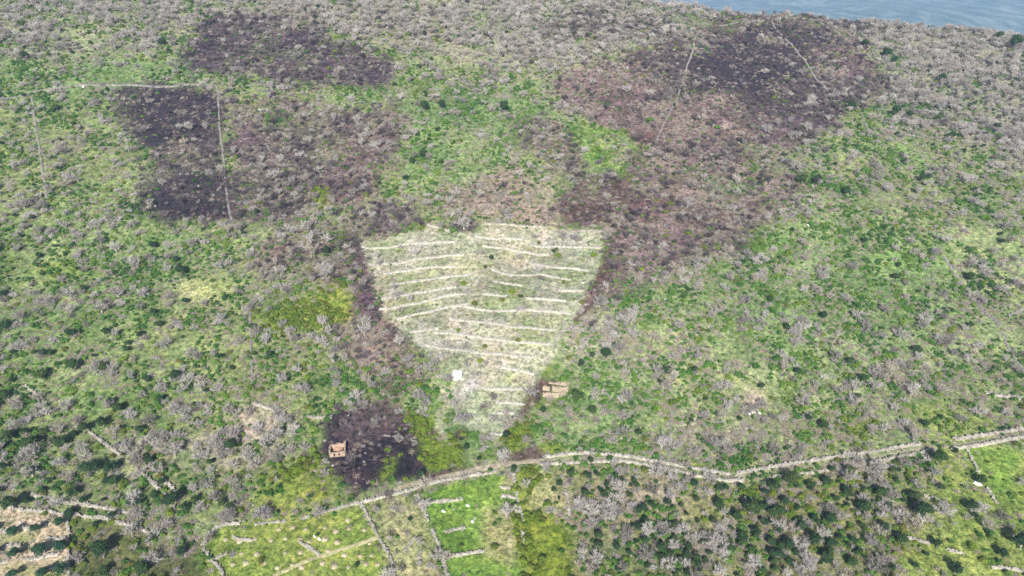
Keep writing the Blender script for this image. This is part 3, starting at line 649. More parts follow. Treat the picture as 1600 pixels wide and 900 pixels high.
# left hillside
wall([(138, 675), (158, 690), (175, 702), (190, 713)], 'broken pale wall slanting down among evergreen bushes', 0.72, .7)
wall([(213, 732), (235, 752), (258, 774)], 'pale wall slanting down to the big dark tree', .8, .8)
wall([(255, 750), (266, 760), (277, 770)], 'short pale wall beside the big dark tree, next to the green glade', .7, .7)
wall([(395, 631), (412, 637), (434, 643)], 'short pale wall beside the pinkish grey tree patch', 0.72, .7)
wall([(40, 604), (60, 618)], 'short pale wall in the green scrub above the evergreen bushes', .7, .6)
wall([(480, 652), (500, 653), (518, 652)], 'low tan wall above the roofless ruined house', .8, .6)
wall([(390, 470), (392, 520), (393, 560), (394, 612)], 'straight weathered wall running up the slope from the pinkish grey tree patch', .5, .45, fallen=.3, mat='oldstone')
wall([(600, 681), (625, 682), (650, 690)], 'collapsed wall crossing the burnt ground beside the ruined house', 0.45, .3, fallen=.5, mat='oldstone')
wall([(-30, 162), (0, 157), (48, 145), (123, 134)], 'boundary wall along the light green strip near the hilltop', 0.60, .6, mat='oldstone')
wall([(123, 134), (187, 133), (287, 133), (315, 133), (340, 136)], 'boundary wall along the top edge of the dark burnt ground', 0.68, .7, mat='oldstone')
wall([(340, 136), (342, 170), (344, 207), (349, 245), (352, 285)], 'pale boundary wall running down the edge of the dark burnt ground', 0.68, .7, mat='oldstone')
wall([(353, 292), (358, 325), (363, 355)], 'broken end of boundary wall below the dark burnt ground', 0.60, .5, fallen=.35, mat='oldstone')
wall([(315, 133), (307, 117)], 'short wall spur above the corner of the dark burnt ground', 0.68, .6, mat='oldstone')
wall([(49, 150), (54, 185), (58, 213), (63, 245), (68, 275), (77, 330)], 'old wall running down through scrub outside the dark burnt ground', 0.60, .5, fallen=.3, mat='oldstone')
# right hillside
wall([(1089, 51), (1082, 82), (1071, 112)], 'straight wall edging the black burnt slope below the crest', 0.68, .7, mat='oldstone')
wall([(1071, 112), (1057, 157), (1040, 188)], 'straight wall crossing the brown burnt slope towards the bright green hollow', 0.60, .7, mat='oldstone')
wall([(1038, 192), (1030, 210), (1024, 224)], 'last overgrown stretch of straight wall above the bright green hollow', 0.52, .5, fallen=.3, mat='oldstone')
wall([(1204, 34), (1213, 49), (1237, 71), (1256, 94), (1273, 120), (1296, 150)], 'pale diagonal wall dividing the black burnt slope from the paler burnt ground', 0.68, .8, mat='oldstone')
wall([(1215, 29), (1240, 29), (1267, 31), (1288, 40), (1312, 54)], 'wall along the rocky crest bending down into the bare woodland', 0.68, .7, mat='oldstone')
wall([(1125, 41), (1144, 37), (1185, 31)], 'low wall climbing to the rocky crest above the black burnt slope', 0.60, .5, mat='oldstone')
wall([(1340, 168), (1350, 190), (1362, 214)], 'short old wall between bare woodland and green scrub', 0.60, .5, fallen=.3, mat='oldstone')
wall([(1474, 400), (1484, 416), (1494, 432), (1505, 446)], 'tumbled grey wall leading down to a round evergreen bush', 1.12, .5, fallen=.3, mat='oldstone')
wall([(1512, 452), (1526, 474), (1540, 490), (1562, 506)], 'tumbled grey wall below the round evergreen bush in the scrub', 1.3, .5, fallen=.3, mat='oldstone')
wall([(1565, 520), (1585, 560), (1602, 585)], 'faint ruined wall at the lower end of the tumbled grey wall', 0.75, .4, fallen=.4, mat='oldstone')
wall([(1576, 494), (1590, 486), (1612, 480)], 'short pale wall meeting the tumbled grey wall', 0.75, .6, mat='oldstone')
wall([(1540, 614), (1560, 618), (1595, 623)], 'pale terrace wall alone in the scrub above the track', 1.3, .8)
wall([(1512, 706), (1520, 722), (1527, 738)], 'narrow wall down the edge of the bright green meadow corner', .6, .7)
wall([(1542, 764), (1548, 774), (1556, 786)], 'broken narrow wall at the foot of the bright green meadow corner', .7, .6)
wall([(1443, 775), (1468, 782)], 'short pale wall beside the big round evergreen', 0.80, .6)
wall([(1403, 838), (1425, 842), (1452, 849)], 'pale terrace wall on the olive green meadow below the big round evergreen', 0.80, .7)
wall([(1482, 860), (1503, 864)], 'stub of pale terrace wall on the olive green meadow', .8, .5)
wall([(1550, 887), (1575, 889), (1610, 896)], 'low pale wall at the bottom of the olive green meadow', 0.72, .5)
wall([(884, 770), (887, 785), (890, 806)], 'thin upright pale wall at the edge of the pale grass glade', .5, .8)
# field edges
wall([(718, 594), (715, 620), (711, 662)], 'wall down the edge of the terraced field below the white hut', .6, .8)
wall([(683, 589), (707, 587)], 'short wall joining the white hut to the scrub', .8, .7)
wall([(882, 510), (874, 525), (862, 542)], 'wall on the slanting side of the terraced field beside green scrub', .8, .8)
wall([(667, 352), (685, 356), (703, 363)], 'stone wall at the top of the terraced field beside the dark thorny clump', 0.72, .9)
wall([(757, 350), (780, 351), (806, 353), (855, 357)], 'stone wall at the top of the terraced field above the middle rows', 0.72, .9)
wall([(880, 362), (912, 362), (942, 362)], 'stone wall at the top corner of the terraced field below the moss green bush', 0.72, .8)
ROWS = [[(565, 386), (635, 382), (713, 378)], [(578, 415), (641, 407), (725, 399)], [(600, 428), (650, 421), (713, 417)], [(609, 445), (673, 437), (739, 428)], [(589, 467), (635, 461), (713, 449)],
 [(592, 484), (667, 471), (736, 458)], [(621, 499), (661, 490), (731, 476)], [(641, 520), (684, 513)], [(742, 369), (785, 373), (817, 375)], [(754, 385), (800, 392), (858, 399)], [(829, 383), (885, 386), (938, 388)],
 [(829, 412), (866, 419), (921, 424)], [(768, 422), (840, 430), (892, 438)], [(771, 440), (817, 447)], [(872, 454), (912, 455)], [(754, 460), (791, 464)], [(823, 467), (884, 471)], [(725, 480), (780, 487), (892, 491)],
 [(702, 500), (742, 503), (800, 512), (869, 516)], [(679, 520), (742, 526), (800, 535), (864, 539)], [(661, 539), (725, 549), (780, 554), (835, 558)], [(783, 574), (808, 579), (835, 586)], [(754, 608), (790, 609), (823, 609)],
 [(775, 630), (817, 631)], [(778, 646), (801, 646)], [(766, 678), (787, 679)]]
for p in ROWS:
    wall(p, 'low pale terrace wall crossing the terraced field', .75, .55, 'terrace walls of the field', name='terrace_wall', mat='palestone')

# track and footpath ribbons
def ribbon(name, pts, width, label, col, lift=.07):
    D = smooth_line(pts, 1.0, .6, 77)
    CLEAR.append((D, width * .42))
    T = np.gradient(D, axis=0); T /= np.linalg.norm(T, axis=1, keepdims=True) + 1e-9; Nn = np.stack([-T[:, 1], T[:, 0]], 1)
    s = np.arange(len(D)) * 1.0; cols = []
    offs = np.linspace(-.5, .5, 9)
    for k, o in enumerate(offs):
        ww = width * (.8 + .5 * NZ[9].val(s / 3 + 40, s * 0 + (2 if o < 0 else 7)))
        q = D + Nn * (o * ww)[:, None]
        lf = lift - .10 * (abs(o) > .45) - .04 * (abs(abs(o) - .25) < .07)
        cols.append(np.column_stack([q, Ht(q[:, 0], q[:, 1]) + lf]))
    V = np.stack(cols, 1); vid = np.arange(len(D) * 9).reshape(-1, 9)
    f = np.stack([vid[:-1, :-1], vid[1:, :-1], vid[1:, 1:], vid[:-1, 1:]], -1).reshape(-1, 4)
    m = var_mat(name + '_earth', [col, col], nscale=.7, namp=.45)
    return tag(link(name, mesh(name, V.reshape(-1, 3), f, m, True)), label, 'path', kind='structure')
ribbon('track', [(560, 787), (600, 771), (650, 755), (720, 739), (780, 726), (810, 722), (850, 720)], 1.8, 'pale dirt track past the burnt ground', (.33, .285, .205))
ribbon('walled_track', [(850, 720), (905, 716), (960, 716), (1000, 721), (1050, 731), (1120, 746), (1160, 745), (1230, 735), (1340, 718), (1450, 699), (1530, 690), (1610, 676), (1660, 668)], 1.5, 'grassy track between two stone walls', (.25, .245, .15))
ribbon('footpath', [(425, 900), (455, 886), (490, 873), (530, 860), (560, 850), (592, 839)], 1.2, 'beaten footpath across the meadow of pale mounds', (.40, .37, .20))

# ------------------------------------------------------------------ buildings
def masonry_wall(parent, a, b_, h0, h1, t, mat, seed, openings=(), name='wall', ragged=.25):
    """upright wall from a to b (xy) with a ragged top and real openings (s0, s1, z0, z1)"""
    r = np.random.default_rng(seed); a = np.array(a, float); b_ = np.array(b_, float); L = np.linalg.norm(b_ - a); d = (b_ - a) / L; nn = np.array([-d[1], d[0]])
    cuts = sorted(set([0, L] + [c for o in openings for c in o[:2]] + list(np.arange(.5, L - .2, .55))))
    vs = []; fs = []
    def block(s0, s1, z0, z1a, z1b):
        k = len(vs) * 8; q = []
        for s, zt in ((s0, z1a), (s1, z1b)):
            for o in (-t / 2, t / 2):
                p = a + d * s + nn * (o + r.uniform(-.02, .02)); q += [[p[0], p[1], z0], [p[0], p[1], zt]]
        vs.append(q); fs.extend((BOXF + k).tolist())
    tops = {c: h0 + (h1 - h0) * c / L + r.uniform(-ragged, ragged) for c in cuts}
    for s0, s1 in zip(cuts[:-1], cuts[1:]):
        op = [o for o in openings if o[0] - 1e-6 <= s0 and s1 <= o[1] + 1e-6]
        if op:
            if op[0][2] > -.3: block(s0, s1, -.8, op[0][2], op[0][2])
            if min(tops[s0], tops[s1]) > op[0][3] + .05: block(s0, s1, op[0][3], tops[s0], tops[s1])
        else: block(s0, s1, -.8, tops[s0], tops[s1])
    o = link(name, mesh(name, np.array(vs).reshape(-1, 3), fs, M[mat]), parent)
    # coping stones, tumbled
    k = int(L * 3.2); s = r.uniform(0, L, k); p = a + d * s[:, None] + nn * r.uniform(-t * .35, t * .35, (k, 1))
    zt = np.interp(s, cuts, [tops[c] for c in cuts])
    blocked = np.zeros(k, bool)
    for q in openings: blocked |= (s > q[0]) & (s < q[1]) & (zt < q[3])
    keep = ~blocked
    v, f = stone_boxes(np.column_stack([p, zt + .02])[keep], np.stack([r.uniform(.25, .5, k), r.uniform(.2, .35, k), r.uniform(.15, .3, k)], 1)[keep], r)
    st = link('stones', mesh('coping', v, f, M[mat]), o); tag(st, kind='stuff')
    return o
def rubble_heap(parent, cx, cy, rx, ry, h, mat, seed, name='rubble'):
    r = np.random.default_rng(seed); n = 14; g = np.linspace(-1, 1, n); X, Y = np.meshgrid(g, g, indexing='ij')
    Z = h * np.clip(1 - X ** 2, 0, 1) * np.clip(.5 + .5 * Y, 0, 1) + r.uniform(-.06, .06, X.shape) - .15
    vid = np.arange(n * n).reshape(n, n); f = np.stack([vid[:-1, :-1], vid[1:, :-1], vid[1:, 1:], vid[:-1, 1:]], -1).reshape(-1, 4)
    return link(name, mesh(name, np.stack([cx + X * rx, cy + Y * ry, Z], -1).reshape(-1, 3), f, M[mat], True), parent)
def ground(px, py):
    return at([px], [py])[0]
BUILT = []
g = ground(528, 706); g[2] -= .1
ruin = bpy.data.objects.new('ruined_house', None); COL.objects.link(ruin); ruin.location = g; ruin.rotation_euler = (0, 0, math.radians(9)); BUILT.append((g[:2], 4.2))
tag(ruin, 'roofless ochre stone house with two front openings at the edge of the burnt ground', 'ruined house')
hx, hy = 2.2, 1.75
masonry_wall(ruin, (-hx, -hy), (hx, -hy), 1.3, 1.5, .42, 'ruinstone', 1, ((1.1, 1.6, .0, 1.05), (2.5, 3.0, .2, 1.05)), 'front_wall', .12)
masonry_wall(ruin, (-hx, hy), (hx, hy), 1.6, 1.8, .42, 'ruinstone', 2, name='back_wall', ragged=.15)
masonry_wall(ruin, (-hx, -hy + .28), (-hx, hy - .28), 1.4, 1.7, .4, 'ruinstone', 3, name='side_wall', ragged=.15)
masonry_wall(ruin, (hx, -hy + .28), (hx, hy - .28), 1.5, 2.6, .4, 'ruinstone', 4, name='side_wall', ragged=.15)
rubble_heap(ruin, 0, .5, hx - .3, hy - .7, 1.1, 'rubble', 5, 'rubble')
g = ground(868, 606); g[2] -= .1
ruin2 = bpy.data.objects.new('ruined_barn', None); COL.objects.link(ruin2); ruin2.location = g; ruin2.rotation_euler = (0, 0, math.radians(-9)); BUILT.append((g[:2], 3.2))
tag(ruin2, 'long roofless cream stone barn beside the dark brown bracken and terraced field', 'ruined barn')
hx, hy = 4.0, 1.4
masonry_wall(ruin2, (-hx, -hy), (hx, -hy), 1.3, 1.6, .4, 'ruincream', 11, ((2.2, 3.1, -.5, 1.5),), 'front_wall', .25)
masonry_wall(ruin2, (-hx + 1.5, hy), (hx, hy), .9, 1.5, .4, 'ruincream', 12, name='back_wall')
masonry_wall(ruin2, (hx, -hy + .28), (hx, hy - .28), 1.7, 2.0, .4, 'ruincream', 13, name='end_wall')
masonry_wall(ruin2, (-hx + .4, -hy - 2.6), (hx - 2.4, -hy - 2.3), .5, .7, .6, 'ruincream', 14, name='yard_wall')
masonry_wall(ruin2, (hx - 2.0, -hy - 2.1), (hx - .6, -hy - .4), .6, 1.0, .6, 'ruincream', 15, name='yard_wall')
g = ground(715, 590)
hut = bpy.data.objects.new('field_hut', None); COL.objects.link(hut); hut.location = g; hut.rotation_euler = (0, 0, math.radians(-4)); BUILT.append((g[:2], 3))
tag(hut, 'small white flat-roofed hut at the side of the terraced field', 'hut')
def boxm(x0, x1, y0, y1, z0, z1): return np.array([[x, y, z] for x in (x0, x1) for y in (y0, y1) for z in (z0, z1)]), BOXF.tolist()
link('wall', mesh('hut_wall', *boxm(-1.5, 1.5, -1.2, 1.2, -.8, 1.95), M['limewash']), hut)
link('roof', mesh('hut_roof', *boxm(-1.62, 1.62, -1.32, 1.32, 1.953, 2.1), M['limewash']), hut)
link('door', mesh('hut_door', *boxm(-1.503, -1.56, -.4, .35, 0, 1.7), M['door']), hut)

# ------------------------------------------------------------------ explicit trees and scatter
def blocked(x, y):
    bl = np.zeros(len(x), bool)
    for D, hw in CLEAR:
        lo = D.min(0) - hw; hi = D.max(0) + hw
        ii = np.where((x > lo[0]) & (x < hi[0]) & (y > lo[1]) & (y < hi[1]))[0]
        if len(ii) == 0: continue
        d2 = ((x[ii, None] - D[None, :, 0]) ** 2 + (y[ii, None] - D[None, :, 1]) ** 2).min(1)
        bl[ii[d2 < hw * hw]] = True
    for c, rr in BUILT: bl |= (x - c[0]) ** 2 + (y - c[1]) ** 2 < rr * rr
    return bl
PTS = {k: [] for k in KINDS}          # rows: x, y, scale
# evergreen bushes seen in the photograph: pixel of the foot, crown radius in pixels
EV = [(7, 464, 6), (13, 518, 10), (167, 528, 8), (113, 528, 8), (70, 556, 6), (80, 556, 5), (117, 580, 10), (163, 580, 8), (343, 564, 6), (277, 596, 8), (230, 599, 6), (222, 529, 6), (250, 513, 6), (63, 404, 5), (240, 391, 7), (283, 432, 9), (132, 456, 5), (68, 596, 9),
 (7, 626, 9), (15, 692, 9), (95, 700, 11), (50, 705, 12), (43, 682, 6), (70, 684, 8), (175, 634, 6), (187, 648, 8), (163, 668, 9), (218, 678, 7), (115, 685, 7), (133, 678, 8), (177, 740, 10), (182, 758, 8), (168, 756, 6), (235, 727, 7), (362, 708, 10),
 (117, 777, 8), (133, 786, 6), (307, 787, 7), (348, 792, 7), (360, 798, 7), (112, 808, 8), (177, 812, 7), (205, 791, 6), (220, 791, 6), (7, 738, 8), (53, 743, 8), (163, 872, 14), (165, 899, 9), (225, 898, 12), (290, 800, 7), (240, 845, 7), (285, 870, 8),
 (900, 626, 9), (925, 650, 7), (997, 682, 6), (923, 724, 5), (865, 769, 4), (1043, 790, 6), (1087, 786, 6), (1083, 762, 7), (963, 747, 5), (1123, 796, 9), (1170, 806, 14), (1140, 862, 8), (893, 744, 6), (875, 760, 5), (1005, 800, 6), (935, 845, 7), (1000, 830, 7),
 (1533, 757, 8), (1517, 800, 9), (1465, 728, 11), (1430, 783, 8), (1372, 778, 10), (1350, 801, 10), (1295, 815, 8), (1237, 760, 12), (1445, 667, 6), (1463, 857, 8), (1428, 888, 5), (1490, 896, 10), (1408, 851, 9), (1468, 766, 7), (1380, 831, 7), (1207, 769, 10), (1593, 858, 14),
 (1567, 872, 8), (1272, 854, 10), (1210, 808, 12), (1325, 745, 8), (1300, 740, 6), (1395, 740, 6), (1250, 830, 8), (1230, 860, 9), (1290, 880, 10), (1330, 885, 8), (1208, 875, 9), (1180, 840, 8),
 (1398, 441, 7), (1513, 442, 7), (1322, 306, 7), (1430, 554, 7), (1245, 586, 6), (1345, 596, 6), (1328, 572, 7), (1230, 517, 6), (1285, 500, 6), (1300, 560, 5), (907, 574, 6), (1040, 588, 8), (1033, 602, 6), (947, 561, 9), (1190, 610, 6), (1260, 660, 7), (1285, 672, 7),
 (645, 256, 5), (690, 258, 4), (663, 175, 8), (690, 171, 6), (788, 177, 8), (663, 247, 7), (1328, 172, 7), (1440, 286, 6), (1253, 288, 8), (1277, 288, 7), (1487, 218, 6), (1398, 182, 7), (1418, 186, 6), (1385, 92, 8), (1350, 74, 6), (1395, 100, 6), (1585, 78, 9), (1560, 65, 7), (1470, 130, 6), (1555, 205, 6),
 (35, 45, 6), (255, 72, 6), (90, 175, 6), (40, 95, 6), (750, 720, 4), (640, 816, 4), (558, 888, 4), (768, 406, 4), (813, 467, 4), (865, 396, 3), (758, 421, 3)]
EV = np.array([e for e in EV if e[2] > 0], float)
q = at(EV[:, 0], EV[:, 1]); dep = project(q)[2]
EVS = np.column_stack([q[:, :2], EV[:, 2] * dep / F / 1.2])
BIG = [(143, 742, 15, 'large spreading evergreen tree with deep shade on the scrubby slope above the orchard'), (273, 795, 16, 'big dark evergreen tree at the foot of two slanting stone walls'),
       (1440, 812, 14, 'big round evergreen tree on the olive green meadow beside a short pale wall'), (20, 800, 13, 'large green bush overhanging the wall above the olive orchard')]
OL = [(22, 838, 9), (59, 834, 9), (95, 825, 9), (26, 873, 10), (64, 868, 11), (97, 863, 10), (-2, 868, 8), (100, 898, 11), (71, 905, 11), (23, 905, 9), (-14, 838, 9)]
# small bare trees seen singly
BT = [(588, 803, 8), (618, 800, 9), (650, 790, 8), (609, 845, 6), (636, 838, 7), (617, 868, 6), (627, 894, 9), (656, 852, 9), (672, 888, 8), (655, 885, 6), (212, 420, 14), (247, 740, 13), (1432, 765, 12), (1462, 762, 11), (160, 490, 14), (1540, 830, 14), (1565, 815, 12), (730, 575, 7), (845, 440, 8), (615, 455, 8), (590, 405, 8), (650, 400, 8), (690, 360, 9), (880, 372, 8), (905, 378, 8),
      (490, 400, 16), (510, 430, 15), (440, 430, 14), (570, 525, 15), (725, 358, 14), (750, 310, 9), (1500, 660, 10), (1395, 640, 10), (745, 590, 7), (770, 660, 9), (790, 652, 9), (755, 640, 8)]
BT = np.array(BT, float); q = at(BT[:, 0], BT[:, 1]); BTS = np.column_stack([q[:, :2], BT[:, 2] * project(q)[2] / F / 1.9])

# open-ground scatter
ymin, ymax = 95.0, 520.0
MULT = np.array([1.75, 1.5, 2.2, 1.4, 2.2, 1.9, 1.8, 1.5, 1.3, 1.5])
dens = {c: np.array(COVER[c][1]) for c in CN}
DM = np.tensordot(np.array([COVER[c][1] for c in CN]), W, axes=(0, 0)) * MULT[:, None, None]
CL = {'sbare': (12, .9), 'bare': (12, .75), 'ever': (18, 1.0), 'green': (11, 1.1), 'moss': (14, 1.3), 'tan': (9, 1.0), 'brown': (8, 1.0), 'char': (8, .7), 'tuft': (6, .5), 'stone': (12, 1.2)}
SCALE = {'sbare': (.4, 1.15), 'bare': (.35, 1.45), 'ever': (.4, 1.05), 'green': (.35, 1.45), 'moss': (.8, 1.5), 'tan': (.6, 1.8), 'brown': (.7, 1.4), 'char': (.7, 1.4), 'tuft': (.8, 1.7), 'stone': (.2, .6)}
for ki, k in enumerate(KINDS):
    mx = DM[ki].max() * 2.6
    N = int(mx * (GX1 - GX0) * (ymax - ymin))
    x = rng.uniform(GX0, GX1, N); y = rng.uniform(ymin, ymax, N)
    keep = np.abs(x) < 0.90 * np.hypot(y, 110) + 30
    x, y = x[keep], y[keep]
    ii, jj = grid_ix(x + rng.uniform(-.7, .7, len(x)), y + rng.uniform(-.7, .7, len(x)))
    sc_, amp = CL[k]
    nz = NZ[(ki + 3) % 12].fbm(x + 800 + 37 * ki, y + 800, sc_, 3)
    nz2 = NZ[(ki + 7) % 12].fbm(x + 300 + 91 * ki, y + 400, 4.5, 2)
    mod = np.clip((1 + amp * (nz - .5) * 6.0), 0.04, 2.0) * np.clip(1 + amp * (nz2 - .5) * 3.2, .1, 1.9)
    mod = np.minimum(mod, 2.6)
    acc = rng.random(len(x)) < DM[ki][ii, jj] * mod / mx
    x, y = x[acc], y[acc]
    b0 = blocked(x, y); x, y = x[~b0], y[~b0]
    z = Ht(x, y); px, py, dd = project(np.column_stack([x, y, z]))
    v = (px > -300) & (px < 1900) & (py > -60) & (py < 1080)
    x, y = x[v], y[v]
    s0, s1 = SCALE[k]
    PTS[k] = np.column_stack([x, y, s0 + (s1 - s0) * rng.beta(1.6, 2.2, len(x)) * 1.15])
# terrace field trees are small
print({k: len(v) for k, v in PTS.items()})

WHERE = {'scrub': 'in the mixed green scrub', 'scrubr': 'in the pale green scrub slope', 'lgreen': 'in the light green scrub', 'bright': 'on the bright green patch', 'wood': 'in the bare grey woodland', 'woodg': 'in the grey-green woodland',
         'thick': 'in the thicket below the track', 'pale': 'in the pinkish grey tree patch', 'burntd': 'on the black burnt ground', 'burntw': 'in the scorched purple-grey wood', 'burntb': 'on the brown burnt scrub', 'pink': 'on the dry pinkish scrub',
         'deepb': 'in the dark brown bracken', 'moss': 'on the moss green broom carpet', 'field': 'on the terraced field', 'fieldg': 'on the terraced field', 'fgrey': 'on the terraced field', 'meadow': 'on the yellow-green meadow', 'mdry': 'on the dry grass plot',
         'mgreen': 'on the bright green paddock', 'paleg': 'on the pale grass glade', 'soil': 'on the tan orchard soil', 'rough': 'on the rough dark green plot', 'dgreen': 'in the dense dark green thicket', 'dirt': 'beside the dirt track'}
def where(x, y):
    i, j = grid_ix(np.array([x]), np.array([y])); return CN[int(W[:, i[0], j[0]].argmax())]
LAB = {'sbare': ('scorched_tree', 'scorched dark leafless tree', 'tree', 'scorched trees'), 'bare': ('bare_tree', 'leafless pale grey tree', 'tree', 'bare grey trees'), 'ever': ('evergreen_bush', 'small dark evergreen bush', 'bush', 'dark evergreen bushes'),
       'green': ('green_shrub', 'leafy mid-green shrub', 'shrub', 'green shrubs'), 'moss': ('broom_shrub', 'olive green broom shrub', 'shrub', 'olive green broom shrubs'),
       'tan': ('dry_shrub', 'dry tan twiggy shrub', 'shrub', 'dry tan shrubs'), 'brown': ('scorched_shrub', 'scorched brown twiggy shrub', 'shrub', 'scorched brown shrubs'),
       'char': ('charred_shrub', 'charred black twiggy shrub', 'shrub', 'charred shrubs'), 'stone': ('rock', 'small pale rock lying', 'rock', 'pale rocks')}
LM = [(528, 700, 'the ruined house'), (868, 605, 'the cream barn ruin'), (715, 585, 'the white hut'), (50, 850, 'the olive orchard'), (455, 850, 'the mound meadow'), (620, 830, 'the sapling plot'), (740, 800, 'the bright paddock'), (855, 770, 'the pale glade'), (785, 725, 'the track bend'),
      (1000, 720, 'the curving track walls'), (1250, 735, 'the straight track walls'), (1465, 697, 'the broken track wall'), (1560, 730, 'the bright meadow corner'), (1440, 800, 'the big round evergreen'), (273, 785, 'the big dark tree'), (143, 735, 'the spreading evergreen'), (1175, 640, 'the tall white rock'),
      (370, 690, 'the pinkish tree patch'), (270, 240, 'the walled black burn'), (1200, 100, 'the hilltop burn'), (1530, 470, 'the tumbled grey wall'), (975, 240, 'the bright green hollow'), (920, 320, 'the dark bracken corner'), (690, 700, 'the moss green bank'), (325, 455, 'the dry clearing'),
      (1020, 880, 'the dense green thicket'), (160, 870, 'the rough plot'), (750, 460, 'the terraced field'), (480, 490, 'the olive green slope'), (1100, 380, 'the brown burnt slope'), (450, 80, 'the scorched wood'), (1500, 860, 'the olive green meadow')]
_lm = at([a_[0] for a_ in LM], [a_[1] for a_ in LM])[:, :2]
def landmark(x, y):
    d = np.hypot(_lm[:, 0] - x, _lm[:, 1] - y); i = int(d.argmin()); return ' near ' + LM[i][2] if d[i] < 60 else ''
def put_tree(kind, x, y, s, rz, idx, label, group, trunk_shapes=None, name=None, sz=None, category='tree'):
    nm = name or LAB[kind][0]
    z = float(Ht(x, y)); e = bpy.data.objects.new(nm, None); e.empty_display_size = .5
    COL.objects.link(e); e.location = (x, y, z); e.rotation_euler = (0, 0, rz); e.scale = (s, s, sz or s)
    tag(e, label, category, group)
    tr = bpy.data.objects.new('trunk', SHAPES[trunk_shapes][idx % len(SHAPES[trunk_shapes])]); COL.objects.link(tr); tr.parent = e
    cr = bpy.data.objects.new('crown', SHAPES[kind][idx % len(SHAPES[kind])]); COL.objects.link(cr); cr.parent = e
    return cr
def put_one(kind, x, y, s, rz, idx, label, group, sink=0.0, name=None, category=None):
    o = bpy.data.objects.new(name or LAB[kind][0], SHAPES[kind][idx % len(SHAPES[kind])]); COL.objects.link(o)
    o.location = (x, y, float(Ht(x, y)) - sink); o.rotation_euler = (0, 0, rz); o.scale = (s, s, s * rng.uniform(.85, 1.15))
    tag(o, label, category or LAB[kind][2], group); return o

def scatter(name, kind, pts, protos, label, sink=0.0):
    """one mass of plants nobody could count: points carrying real plant shapes"""
    if len(pts) == 0: return
    n_ = len(pts); z = Ht(pts[:, 0], pts[:, 1]) - sink
    me = bpy.data.meshes.new(name); me.vertices.add(n_)
    me.vertices.foreach_set('co', np.column_stack([pts[:, :2], z]).astype(np.float32).ravel())
    a = me.attributes.new('rot', 'FLOAT_VECTOR', 'POINT'); a.data.foreach_set('vector', np.column_stack([rng.uniform(-.12, .12, n_), rng.uniform(-.12, .12, n_), rng.uniform(0, 6.28, n_)]).astype(np.float32).ravel())
    a = me.attributes.new('scl', 'FLOAT_VECTOR', 'POINT'); a.data.foreach_set('vector', (pts[:, 2:3] * np.column_stack([rng.uniform(.85, 1.15, n_), rng.uniform(.85, 1.15, n_), rng.uniform(.75, 1.2, n_)])).astype(np.float32).ravel())
    a = me.attributes.new('idx', 'INT', 'POINT'); a.data.foreach_set('value', rng.integers(0, len(protos), n_).astype(np.int32))
    o = link(name, me); tag(o, label, 'vegetation' if kind != 'stone' else 'rocks', kind='stuff')
    ng = bpy.data.node_groups.new(name, 'GeometryNodeTree')
    ng.interface.new_socket('Geometry', in_out='INPUT', socket_type='NodeSocketGeometry'); ng.interface.new_socket('Geometry', in_out='OUTPUT', socket_type='NodeSocketGeometry')
    N = ng.nodes; L = ng.links
    gi = N.new('NodeGroupInput'); go = N.new('NodeGroupOutput'); ip = N.new('GeometryNodeInstanceOnPoints'); jn = N.new('GeometryNodeJoinGeometry')
    for p in protos:
        oi = N.new('GeometryNodeObjectInfo'); oi.inputs['Object'].default_value = p; oi.inputs['As Instance'].default_value = True; oi.transform_space = 'ORIGINAL'
        L.new(oi.outputs['Geometry'], jn.inputs[0])
    def attr(nm, ty):
        t = N.new('GeometryNodeInputNamedAttribute'); t.data_type = ty; t.inputs['Name'].default_value = nm; return t.outputs['Attribute']
    er = N.new('FunctionNodeEulerToRotation'); L.new(attr('rot', 'FLOAT_VECTOR'), er.inputs[0])
    L.new(gi.outputs[0], ip.inputs['Points']); L.new(jn.outputs[0], ip.inputs['Instance']); ip.inputs['Pick Instance'].default_value = True
    L.new(attr('idx', 'INT'), ip.inputs['Instance Index']); L.new(er.outputs[0], ip.inputs['Rotation']); L.new(attr('scl', 'FLOAT_VECTOR'), ip.inputs['Scale'])
    L.new(ip.outputs[0], go.inputs[0])
    md = o.modifiers.new('scatter', 'NODES'); md.node_group = ng
    return o
def split_top(pts, n, must=0):
    z = Ht(pts[:, 0], pts[:, 1]); px, py, d = project(np.column_stack([pts[:, :2], z]))
    inside = (px > 4) & (px < 1596) & (py > 6) & (py < 896)
    score = np.where(inside, pts[:, 2] / d, -1); score[:must] += 10
    o = np.argsort(-score); k = o[:n]; k = k[score[k] > 0]
    m = np.ones(len(pts), bool); m[k] = False
    return pts[k], pts[m]

NTOP = 290
STUFF = {'sbare': ('scorched_woodland', 'scorched leafless trees standing over the burnt slopes'), 'bare': ('bare_woodland', 'leafless grey trees covering the hillside'), 'ever': ('evergreen_undergrowth', 'further dark evergreen bushes scattered over the slope'), 'green': ('green_undergrowth', 'green undergrowth spread over the slopes'),
         'moss': ('broom_undergrowth', 'carpet of olive green broom'), 'tan': ('dry_undergrowth', 'dry tan undergrowth spread over the slopes'), 'brown': ('scorched_undergrowth', 'scorched brown undergrowth on the burnt slopes'),
         'char': ('charred_undergrowth', 'charred black undergrowth on the burnt slopes'), 'stone': ('rock_debris', 'pale loose stones strewn on the slopes')}
for e in BIG[:0]: pass
bx = at([b_[0] for b_ in BIG], [b_[1] for b_ in BIG])
for (px_, py_, rp, lab), p in zip(BIG, bx):
    s = rp * project(p)[2] / F / 1.35
    put_tree('ever' if px_ != 20 else 'ever', p[0], p[1], s, rng.uniform(0, 6), int(rng.integers(0, 4)), lab, None, 'ever_trunk', 'evergreen_tree')
